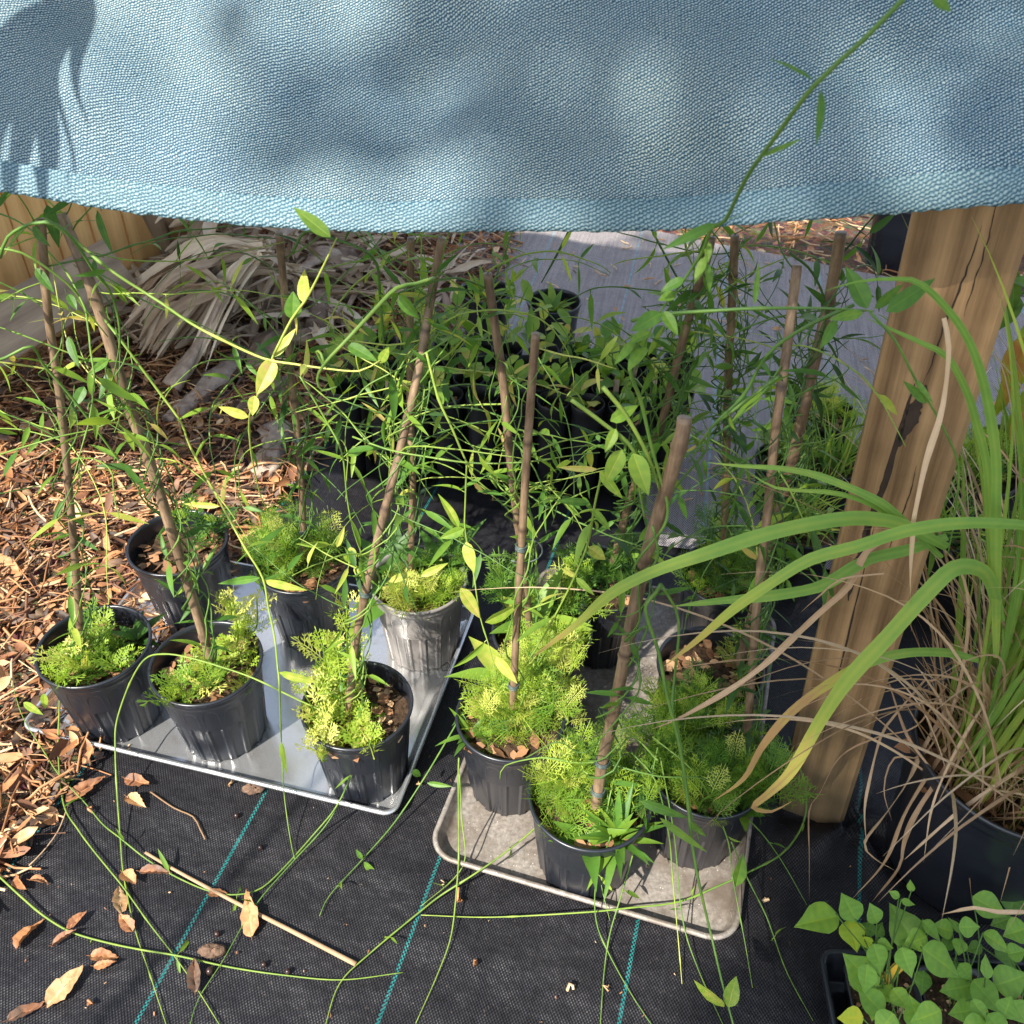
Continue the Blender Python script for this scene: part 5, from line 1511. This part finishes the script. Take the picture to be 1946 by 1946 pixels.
# yellow label
a = PZ(1400 + 970 * sc8, 1400 + 1670 * sc8, .055); b = PZ(1400 + 1130 * sc8, 1400 + 1500 * sc8, .085)
mb = MB(); ax = axes(b - a, -_fw); box(mb, (a + b) / 2, np.linalg.norm(b - a) * 1.15, .0145, .0008, ax)
tag(mb.obj('plant_label', M['yellow'], None, False), 'yellow plastic plant label stuck in a square seedling pot', 'plant label')

# ------------------------------------------------------------------ plants and pots behind the post
def backpot(x, y, R, H, label, seed, kind, name='potted_fern'):
    p = PZ(x, y, H); base = np.array([p[0], p[1], .012])
    root = thing(name, base, label, 'potted plant')
    mb = MB(); pot_mesh(mb, base, R, H, .8, ribs=False, seg=64); mb.obj('pot', M['tube'], root)
    sb = MB(); soil_mesh(sb, base, R * .92, H * .8, seed, 10); sb.obj('soil', [M['soil'], M['bark']], root)
    fb = MB(); g = np.random.default_rng(seed)
    if kind == 'fern':
        feathery(fb, base + [0, 0, H * .8], seed, 16, R * .75, .09, .5, 1.1)
        fb.obj('foliage', M['feather'], root)
    else:
        for i in range(70):
            az = g.random() * 6.28; out = g.uniform(.1, 1.0); d = nrm([math.cos(az) * out, math.sin(az) * out, 1]); p = base + [g.normal(0, R * .3), g.normal(0, R * .3), H * .8]; P = [p]
            for k in range(10):
                d = nrm(d + np.array([0, 0, -.09 * k / 5]) + g.normal(0, .03, 3)); p = p + d * g.uniform(.012, .02); P.append(p)
            ribbon(fb, P, np.linspace(.003, .0003, len(P)), nrm([g.normal(), g.normal(), .1]), float(np.clip(g.normal(.4, .15), 0, .9)))
        fb.obj('foliage', M['grass'], root)
    return root


backpot(1560, 790, .075, .15, 'potted fern in a round black pot close behind the post', 201, 'fern')
backpot(1585, 880, .07, .13, 'pot of fine grass hidden behind the post foot', 202, 'grass', 'potted_sedge')
backpot(1520, 1000, .075, .14, 'pot of wispy grass behind the far corner of the worn tray', 203, 'grass', 'potted_sedge')
backpot(1490, 880, .06, .12, 'small ferny pot between the canes and the post', 207, 'fern')
backpot(1760, 1000, .085, .16, 'pot of fine grass behind the tall potted grass', 204, 'grass', 'potted_sedge')
backpot(1850, 900, .085, .16, 'ferny pot behind the tall grass on the post side', 205, 'fern')
backpot(1930, 860, .085, .16, 'pot of low grass beneath the broad leafed shrub', 206, 'grass', 'potted_sedge')
backpot(1890, 1060, .085, .16, 'ferny pot directly behind the clump of tall grass', 209, 'fern')
# dark pots at the top by the post, stacked
for i, (x, y, lab) in enumerate([(1690, 500, 'stack of empty black pots beside the far end of the post'), (1745, 470, 'second stack of empty black pots half behind the post')]):
    p = PZ(x, y, 0); base = np.array([p[0], p[1], .005]); root = thing('pot_stack', base, lab, 'stack of pots')
    for k in range(3):
        mb = MB(); pot_mesh(mb, base + [0, 0, .045 * k], .095, .20, .8, ribs=True, seg=96, panels=18); mb.obj('pot', M['pot'], root)
# broad leafed shrub at the right
p = PZ(1990, 1010, 0.0); base = np.array([p[0] + .05, p[1] + .02, 0]); root = thing('broad_leafed_shrub', base, 'shrub with large yellow green leaves behind the tall grass', 'shrub')
mb, lm = MB(), MB()
sb_ = [base, base + [-.02, .01, .25], base + [-.01, .0, .5], base + [-.03, .0, .72]]
tube(mb, crom(sb_, .02), .006, 8, .3, 0)
for x0, y0, x1, y1, w, t in [(1960, 600, 1905, 830, 70, .7), (1950, 640, 1895, 775, 65, .95), (1935, 560, 1880, 640, 55, .3), (1990, 700, 1920, 860, 80, .65), (1925, 590, 1935, 480, 40, .35), (1960, 780, 1925, 850, 60, 1.0), (2000, 560, 1935, 520, 60, .4)]:
    Yd = base[1] + rng.normal(0, .03); a_ = PY(x0, y0, Yd); b_ = PY(x1, y1, Yd - .02); v = b_ - a_
    tube(mb, crom([sb_[2] if y0 > 620 else sb_[3], (a_ + sb_[3]) / 2, a_], .02), .0022, 5, .4, 0)
    leaf(lm, a_, v, -_fw * .8 + [0, 0, .6] + rng.normal(0, .25, 3), np.linalg.norm(v), .8 * w * depth(a_) / FPX, .2, .3, t, 1, 'lance', 12)
st = mb.obj('stem', M['vine'], root); sub('leaves', lm, [M['vine'], M['biglf']], st)

# ------------------------------------------------------------------ fence, plank, dead palm fronds
f0, f1 = PZ(-40, 735, 0), PZ(345, 500, 0)
fd = nrm(f1 - f0); Lf = np.linalg.norm(f1 - f0)
froot = thing('wooden_fence', (f0 + f1) / 2, 'low fence of upright orange brown boards at the mulch edge', 'fence')
bw = .118; k = int(Lf / bw) + 5
fn = np.cross([0, 0, 1], fd)
for i in range(-3, k):
    c = f0 + fd * (bw * i + .05) - fn * .03; hgt = 1.0 + .015 * math.sin(i * 3)
    mb = MB(); box(mb, [0, 0, 0], .113, .018, hgt, np.eye(3), .5, 0, .002)
    o = mb.obj('board', M['fence'], None, False)
    o.parent = froot; o.matrix_parent_inverse = Matrix.Identity(4)
    th = math.atan2(fd[1], fd[0])
    o.location = (c[0] - froot['_base'][0], c[1] - froot['_base'][1], hgt / 2 - .01); o.rotation_euler = (rng.normal(0, .006), rng.normal(0, .006), th)
mb = MB(); c = (f0 + f1) / 2 - fn * .058 + [0, 0, .72]; box(mb, c, Lf + .5, .038, .07, axes(fd), .5, 0, .003); mb.obj('rail', M['fence'], froot, False)


def plank(a, b, w, th, name, label, m, face=(0, -.5, 1)):
    v = b - a; mb = MB(); L = np.linalg.norm(v)
    box(mb, [0, 0, 0], w, th, L, np.eye(3), .5, 0, .003)
    o = mb.obj(name, m, None, False)
    z = nrm(v); y = np.asarray(face, float); y = nrm(y - z * (y @ z)); x = np.cross(y, z)
    c = (a + b) / 2
    o.matrix_world = Matrix(((x[0], y[0], z[0], c[0]), (x[1], y[1], z[1], c[1]), (x[2], y[2], z[2], c[2]), (0, 0, 0, 1)))
    return tag(o, label, 'board')


plank(PY(-60, 665, 1.80), PY(225, 500, 2.25), .135, .030, 'leaning_board', 'wide grey brown board lying slantwise against the fence', M['plank'], (.55, -.7, .55))
plank(PZ(312, 520, .0), PY(270, 385, 2.62), .10, .035, 'wooden_stake', 'pale upright stake at the end of the fence', M['plank'], (.2, -1, .1))


def dead_frond(hub, strips, label, pet=None, seed=0):
    g = np.random.default_rng(seed); root = thing('dead_palm_frond', [hub[0], hub[1], 0], label, 'palm frond', 'dead palm fronds heaped by the fence')
    mb = MB()
    for (x, y, z, w) in strips:
        e = PZ(x, y, z) + g.normal(0, .01, 3); v = e - hub
        m1 = hub + v * .35 + [0, 0, .045 + g.normal(0, .012)]; m2 = hub + v * .7 + [0, 0, .035 + g.normal(0, .015)]
        P = crom([hub + g.normal(0, .012, 3), m1, m2, e], .03); t = np.linspace(0, 1, len(P))
        ribbon(mb, P, w * .62 * np.interp(t, [0, .3, .8, 1], [.5, 1, .8, .15]) * (1 + g.normal(0, .10, len(P))), nrm(np.cross(v, [0, 0, 1]) + g.normal(0, .4, 3)), float(np.clip(g.normal(.6, .28), .0, 1)), 0, g.uniform(.2, .9))
    mb.obj('leaflets', M['frond'], root)
    if pet is not None:
        pb = MB(); P = crom([hub] + pet, .03); t = np.linspace(0, 1, len(P))
        tube(pb, P, np.interp(t, [0, .5, 1], [.014, .02, .05]), 10, .5, 0, True, .42); pb.obj('petiole', M['boot'], root)
    return root


g = np.random.default_rng(31)
h1 = PZ(505, 470, .30)
dead_frond(h1, [(250 + g.uniform(-20, 60), 560 + g.uniform(-40, 70), g.uniform(.06, .16), .016 + g.random() * .012) for _ in range(44)] + [(330 + g.uniform(-40, 60), 650 + g.uniform(-40, 60), .05, .018) for _ in range(22)], 'pale dead palm frond fanned toward the fence, top of the heap', [PZ(560, 430, .28), PZ(640, 400, .2)], 1)
h2 = PZ(430, 545, .24)
dead_frond(h2, [(265 + g.uniform(-20, 40), 600 + g.uniform(-40, 60), g.uniform(.02, .12), .016 + g.random() * .01) for _ in range(20)] + [(290 + g.uniform(-40, 50), 650 + g.uniform(-20, 50), .02, .016) for _ in range(16)], 'dead frond with a broad pale stalk base reaching down into the litter', [PZ(385, 640, .12), PZ(325, 735, .03)], 2)
h3 = PZ(560, 520, .16)
dead_frond(h3, [(430 + g.uniform(-60, 60), 560 + g.uniform(-40, 60), g.uniform(.02, .12), .014 + g.random() * .01) for _ in range(24)] + [(520 + g.uniform(-40, 60), 610 + g.uniform(-20, 30), .02, .014) for _ in range(6)], 'darker dead frond lying lowest near the tube pots', [PZ(620, 480, .1)], 3)
h4 = PZ(420, 430, .2)
dead_frond(h4, [(330 + g.uniform(-60, 120), 420 + g.uniform(-60, 50), g.uniform(.06, .25), .02 + g.random() * .012) for _ in range(26)], 'ragged brown frond behind the heap under the shade cloth', None, 4)


def debris():
    g = np.random.default_rng(44); mb = MB()
    for _ in range(420):
        if g.random() < .6: x, y = g.uniform(230, 640), g.uniform(400, 660)
        else: x, y = g.uniform(480, 900), g.uniform(430, 600)
        hgt = .03 + .16 * math.exp(-((x - 470) / 150) ** 2 - ((y - 470) / 110) ** 2) * g.random() ** .6
        p = PZ(x, y, hgt); a = g.normal(.9, .9); L = g.uniform(.08, .34)
        d = np.array([math.cos(a), math.sin(a), g.normal(-.05, .22)])
        P = np.array([p + d * L * t + np.array([0, 0, -.10 * L * (2 * t) ** 2 + .03]) for t in np.linspace(-.5, .5, 8)]); P[:, 2] = np.maximum(P[:, 2], .006)
        P += np.cumsum(g.normal(0, .003, P.shape), 0) * [1, 1, .6]; P[:, 2] = np.maximum(P[:, 2], .006)
        if g.random() < .3: tube(mb, P, g.uniform(.0012, .004), 5, g.uniform(0, .8), 0, False)
        else: ribbon(mb, P, g.uniform(.003, .013) * np.array([.3, .8, 1, 1, .95, .9, .7, .2]) * (1 + g.normal(0, .12, 8)), nrm(np.cross(d, [0, 0, 1]) + g.normal(0, .7, 3)), float(np.clip(g.normal(.35, .28), 0, 1)), 0, g.uniform(.1, .9))
    tag(mb.obj('palm_debris', M['frond']), 'tangled brown broken palm strips and twigs heaped by the fence', None, None, 'stuff')


debris()


def logpiece(pts, r0, label, seed, name='palm_log', m='log', flat=.8):
    g = np.random.default_rng(seed); P = crom([PZ(*p) for p in pts], .02); n = len(P)
    rr = r0 * (1 + .18 * np.sin(np.linspace(0, 9, n) + seed) + g.normal(0, .06, n)); rr[0] *= .6; rr[-1] *= .55
    mb = MB(); tube(mb, P, rr, 18, .5, 0, True, flat); th = np.tile(np.arange(18), n)
    mb.v[0] += (mb.v[0] - np.repeat(P, 18, 0)) * (.22 * np.sin(th * 2.1 + seed) + .16 * np.sin(th * 4.4 + seed * 2) + g.normal(0, .10, n * 18))[:, None]
    return tag(mb.obj(name, M[m]), label, 'log')


logpiece([(600, 640, .03), (610, 570, .06), (630, 510, .06), (670, 480, .04)], .035, 'pale twisted root chunk between the fronds and tube pots', 1, 'root_chunk')
logpiece([(450, 790, .02), (520, 745, .03), (560, 720, .02)], .020, 'short grey branch lying on the litter behind the back row pots', 2, 'branch')
logpiece([(320, 800, .02), (400, 730, .03), (470, 660, .03)], .028, 'long brown stalk slanting up toward the frond heap', 3, 'branch', 'boot', .5)
logpiece([(480, 700, .03), (520, 650, .05), (600, 640, .04)], .03, 'dark knotty log under the dead fronds', 4, 'branch')
logpiece([(190, 480, .08), (250, 520, .05), (300, 560, .03)], .03, 'dark log end lying against the fence foot', 5, 'branch')
logpiece([(360, 500, .08), (420, 440, .12), (470, 395, .12)], .045, 'thick trunk piece behind the fronds below the cloth hem', 6, 'palm_log', 'log', .9)
logpiece([(500, 905, .02), (520, 850, .03), (530, 800, .03)], .03, 'sunlit pale palm boot on the litter beside the tube pots', 7, 'palm_boot', 'boot', .35)

# ------------------------------------------------------------------ loose things on the mat
s5 = 650 / 1932
FL = [(780, 560, 180, -25, .75, .40, 'orange oval fallen leaf just in front of the shiny tray'), (770, 670, 150, -38, .72, .42, 'folded orange leaf below the oval one near the shiny tray'), (490, 600, 240, 55, .68, .30, 'long curled brown leaf on the mat edge by the mulch'),
      (125, 1130, 130, -55, .68, .42, 'tan leaf at the mulch border beside a bright orange one'), (225, 1120, 130, -10, .62, .36, 'bright orange curled leaf at the mulch border'), (160, 1410, 190, 80, .66, .42, 'lone upright tan leaf near the mulch corner of the mat'),
      (735, 1110, 140, -50, .7, .5, 'orange leaf tucked beside the crossing vines'), (680, 1220, 170, 105, .66, .48, 'tan leaf lying under two crossing vines'), (720, 1360, 130, 125, .66, .5, 'small broken tan leaf below the crossing vines'),
      (880, 1065, 200, 0, .6, .28, 'narrow grey brown leaf touching the dry stem'), (1415, 1300, 280, 100, .75, .34, 'big pale grey leaf lying across the dry stem'), (590, 1540, 175, 3, .68, .42, 'tan leaf above its twin on the open mat'),
      (600, 1592, 150, 10, .68, .32, 'thin tan leaf directly below its twin'), (375, 1710, 260, 66, .64, .42, 'largest brown leaf, crumpled, at the near edge of the mat'), (1105, 1650, 195, 100, .70, .36, 'tan leaf under the long vine near the teal line'),
      (150, 1850, 210, 45, .68, .30, 'slim tan leaf at the lower corner of the mat'), (440, 1340, 130, 62, .66, .36, 'small tan leaf held in the vine node'), (370, 1450, 150, 40, .62, .34, 'dull brown leaf beneath the vine node'), (1230, 1185, 110, 15, .6, .45, 'pale crumpled leaf at the crossing of vine and dry stem')]
for i, (cx, cy, L, an, t, asp, lab) in enumerate(FL):
    g = np.random.default_rng(500 + i)
    p = PZ(cx * s5, 1300 + cy * s5, .006); dd = depth(p); a_ = math.radians(an)
    dv = CR * math.cos(a_) + CU * math.sin(a_); dv = nrm([dv[0], dv[1] / max(.2, 1) + dv[2] * 0, 0]) if abs(dv[1]) + abs(dv[0]) > .1 else np.array([0, 1., 0])
    Lm = .88 * L * s5 * dd / FPX * (1 + .12 * abs(math.sin(a_)))
    mb = MB(); leaf(mb, p - dv * Lm / 2 + [0, 0, .002], dv + [0, 0, g.normal(.05, .05)], [g.normal(0, .4), g.normal(0, .4), 1], Lm, Lm * asp * 1.15, g.uniform(-.32, .32), g.uniform(.1, 1.1), float(np.clip(t + g.normal(-.06, .16), .12, .8)), 0, 'lance', 14)
    mb.v[-1][:, 2] = np.maximum(mb.v[-1][:, 2], .0045) + g.random() * .001
    mb.v[-1] += np.random.default_rng(i).normal(0, Lm * .016, mb.v[-1].shape) * [1, 1, .6]
    tube(mb, [p - dv * Lm * .5 + [0, 0, .004], p - dv * Lm * .6 + [0, 0, .006]], .0006, 4, .4, 0, False)
    tag(mb.obj('fallen_leaf', M['litter']), lab, 'leaf', 'fallen leaves on the black mat')

P = crom([PZ(x, y, .009) for x, y in [(276, 1620), (336, 1655), (450, 1716), (560, 1772), (649, 1818), (676, 1832)]], .02)
mb = MB(); tube(mb, P, np.linspace(.0022, .0036, len(P)), 8, .55, 0, True, .6); tag(mb.obj('dry_stem', M['straw']), 'long tan dry stem lying across the teal guide line', 'stem')
P = crom([PZ(x, y, .006) for x, y in [(286, 1505), (330, 1535), (367, 1552), (380, 1575), (390, 1595)]], .01)
mb = MB(); tube(mb, P, .0012, 6, .2, 0); tag(mb.obj('twig', M['straw']), 'thin brown twig on the mat below the orange leaf', 'twig')
P = crom([PZ(x, y, .008) for x, y in [(130, 1530), (110, 1580), (80, 1620), (55, 1645)]], .01)
mb = MB(); tube(mb, P, .0011, 6, .6, 0); tag(mb.obj('twig', M['straw']), 'pale straw twig hanging over the mulch border of the mat', 'twig')
BER = [(1335, 740, 'black berry near the teal line under the shiny tray'), (1470, 920, 'black berry beside the curving vine'), (1185, 1622, 'largest black berry by the crossing vine and leaf'), (1625, 1622, 'dark red berry near the long green vine'), (1225, 1410, 'small dark berry above the brown clod'), (1490, 1582, 'small reddish berry between the vine and dry stem')]
for x, y, lab in BER:
    p = PZ(x * s5, 1300 + y * s5, .008); r = .0056 if 'largest' in lab else .0042
    mb = MB(); th = np.linspace(0, math.pi, 9)
    lathe(mb, [(max(.0002, r * math.sin(a)), r - r * math.cos(a)) for a in th], [p[0], p[1], .003], 14)
    tag(mb.obj('berry', M['berry']), lab, 'berry', 'berries fallen on the mat')
for i, (x, y, w, lab) in enumerate([(1430, 597, .018, 'brown crumbly clod under the front rim of the shiny tray'), (1200, 1512, .020, 'rough brown clod on the open mat beside the vine')]):
    p = PZ(x * s5, 1300 + y * s5, .006); g = np.random.default_rng(i); mb = MB()
    V = lathe(mb, [(max(.0005, w * math.sin(a)), .007 - .007 * math.cos(a)) for a in np.linspace(0, math.pi, 10)], [p[0], p[1], .002], 20)
    mb.v[-1] = mb.v[-1] + g.normal(0, .0012, V.shape); mb.v[-1][:, 1] = p[1] + (mb.v[-1][:, 1] - p[1]) * .5
    tag(mb.obj('clod', M['dirt']), lab, 'clod')

# ------------------------------------------------------------------ trees that shade the place (beside and behind the photographer)
def shade_tree():
    root = thing('oak_tree', (1.0, -5.6, 0), 'broad leafed tree shading the wooden post side', 'tree')
    g = np.random.default_rng(91); mb, lm = MB(), MB()
    top = np.array([-1.2, -4.6, 5.0])
    tr = crom([[1.0, -5.6, -.1], [.9, -5.5, 1.4], [.1, -5.2, 3.2], top], .15)
    tube(mb, tr, np.linspace(.16, .08, len(tr)), 12, .5, 0)
    # crown: leaves placed so that the shaded side is thick and its border ragged
    k = np.array([math.sin(AZ), math.cos(AZ), 0]) / math.tan(EL)          # shadow shift per metre of height
    tw = []
    def put(gx, gy, z, L):
        c = np.array([gx, gy, 0]) - k * z; c[2] = z; d = nrm(g.normal(0, 1, 3))
        leaf(lm, c, d, nrm(g.normal(0, .5, 3) + [0, 0, 1]), L, L * .5, .1, .2, g.uniform(.1, .6), 1, 'oval', 5)
    for i in range(60):
        gx = .5 + g.random() * 1.9; gy = g.uniform(-1.6, 3.0); z = g.uniform(5.2, 6.6)
        c = np.array([gx, gy, 0]) - k * z; c[2] = z
        q = crom([top + g.normal(0, .1, 3), (top + c) / 2 + g.normal(0, .15, 3) + [0, 0, .2], c], .12)
        tube(mb, q, np.linspace(.025, .005, len(q)), 6, .5, 0, False)
    n = 0
    while n < 14500:
        gx = g.uniform(.2, 2.7); gy = g.uniform(-1.8, 3.0)
        if gy < 1.2: a = np.clip((gx - .33) / .12, 0, 1)
        else: a = np.clip((gx - .28) / .62, 0, 1) ** 1.2 * (.7 + .3 * math.sin(gx * 5 + gy * 4) * math.sin(gy * 6 - gx * 2 + 1)) * 1.1
        if g.random() > a: continue
        put(gx, gy, g.uniform(5.2, 6.8), g.uniform(.08, .14)); n += 1
    t = mb.obj('trunk', M['log'], root); lm.obj('crown', [M['vine'], M['vleaf']], root)


def shade_palm():
    root = thing('palm_tree', (-1.9, -1.3, 0), 'young palm whose fronds reach over the shade cloth', 'palm')
    g = np.random.default_rng(17); mb = MB()
    tr = crom([[-1.9, -1.3, -.05], [-1.88, -1.25, .8], [-1.8, -1.15, 1.7]], .1); tube(mb, tr, np.linspace(.09, .06, len(tr)), 12, .5, 0); mb.obj('trunk', M['log'], root)
    crown = tr[-1]
    def frond(tipc, n=26, width=.011, fan=1.25, rl=.42, dv=None):
        fb = MB(); hub = np.asarray(tipc)
        tube(fb, crom([crown, (crown + hub) / 2 + [0, 0, .12], hub], .05), .006, 6, .4, 0, False)
        dirv = nrm(hub - crown + np.array([.2, .2, -.4])) if dv is None else nrm(dv); sd = nrm(np.cross(dirv, [0, 0, 1.0]))
        for i in range(n):
            a = fan * (i / (n - 1) * 2 - 1) + g.normal(0, .05); d = nrm(dirv * math.cos(a) + sd * math.sin(a)); L = rl * g.uniform(.75, 1.1) * (1 - .25 * abs(a) / fan)
            P = np.array([hub + d * L * t + np.array([0, 0, -.35 * L * t * t]) for t in np.linspace(0, 1, 8)])
            ribbon(fb, P, width * np.interp(np.linspace(0, 1, 8), [0, .2, .6, 1], [.4, 1, .9, .05]), np.cross(d, [0, 0, 1]) + g.normal(0, .2, 3), float(g.uniform(.15, .5)), 1, .4)
        fb.obj('frond', [M['vine'], M['vleaf']], root)
    # spot on the cloth where the frond's shadow falls
    tgt = PY(40, -120, 1.0)
    frond(tgt + TO_SUN * .55, 12, .016, .55, .24, np.array([.12, -.45, -.8]))
    for az in (2.0, 3.0, 4.1, 5.2): frond(crown + np.array([math.cos(az) * .6, math.sin(az) * .6, .25]))


shade_tree(); shade_palm()

# ------------------------------------------------------------------ light, sky, camera
w = bpy.data.worlds.new('World'); scene.world = w; w.use_nodes = True
nt = w.node_tree; bg = nt.nodes['Background']
sky = nt.nodes.new('ShaderNodeTexSky'); sky.sky_type = 'NISHITA'; sky.sun_disc = False
sky.sun_elevation = EL; sky.sun_rotation = math.atan2(TO_SUN[0], TO_SUN[1])
hs_ = nt.nodes.new('ShaderNodeHueSaturation'); hs_.inputs['Saturation'].default_value = .62
nt.links.new(sky.outputs[0], hs_.inputs['Color']); nt.links.new(hs_.outputs[0], bg.inputs[0]); bg.inputs[1].default_value = .15
sd = bpy.data.lights.new('Sun', 'SUN'); sd.energy = 5.0; sd.angle = math.radians(.53); sd.color = (1, .95, .86)
so = bpy.data.objects.new('Sun', sd); COL.objects.link(so)
so.rotation_euler = Vector(TO_SUN).to_track_quat('Z', 'Y').to_euler(); so.location = (-3, -3, 6)

cd = bpy.data.cameras.new('Camera'); cam = bpy.data.objects.new('Camera', cd); COL.objects.link(cam)
cd.sensor_width = 36; cd.sensor_fit = 'HORIZONTAL'; cd.lens = FPX / W0 * 36; cd.clip_start = .01; cd.clip_end = 300
cam.matrix_world = Matrix(((CR[0], CU[0], -_fw[0], CP[0]), (CR[1], CU[1], -_fw[1], CP[1]), (CR[2], CU[2], -_fw[2], CP[2]), (0, 0, 0, 1)))
cd.dof.use_dof = True; cd.dof.focus_distance = 1.25; cd.dof.aperture_fstop = 13
scene.camera = cam
vs = scene.view_settings; vs.view_transform = 'Standard'; vs.look = 'None'; vs.exposure = 1.08; vs.gamma = 1
scene.cycles.max_bounces = 7; scene.cycles.diffuse_bounces = 4; scene.cycles.transparent_max_bounces = 6
scene.cycles.use_denoising = True
for o in bpy.data.objects:
    if '_base' in o: del o['_base']
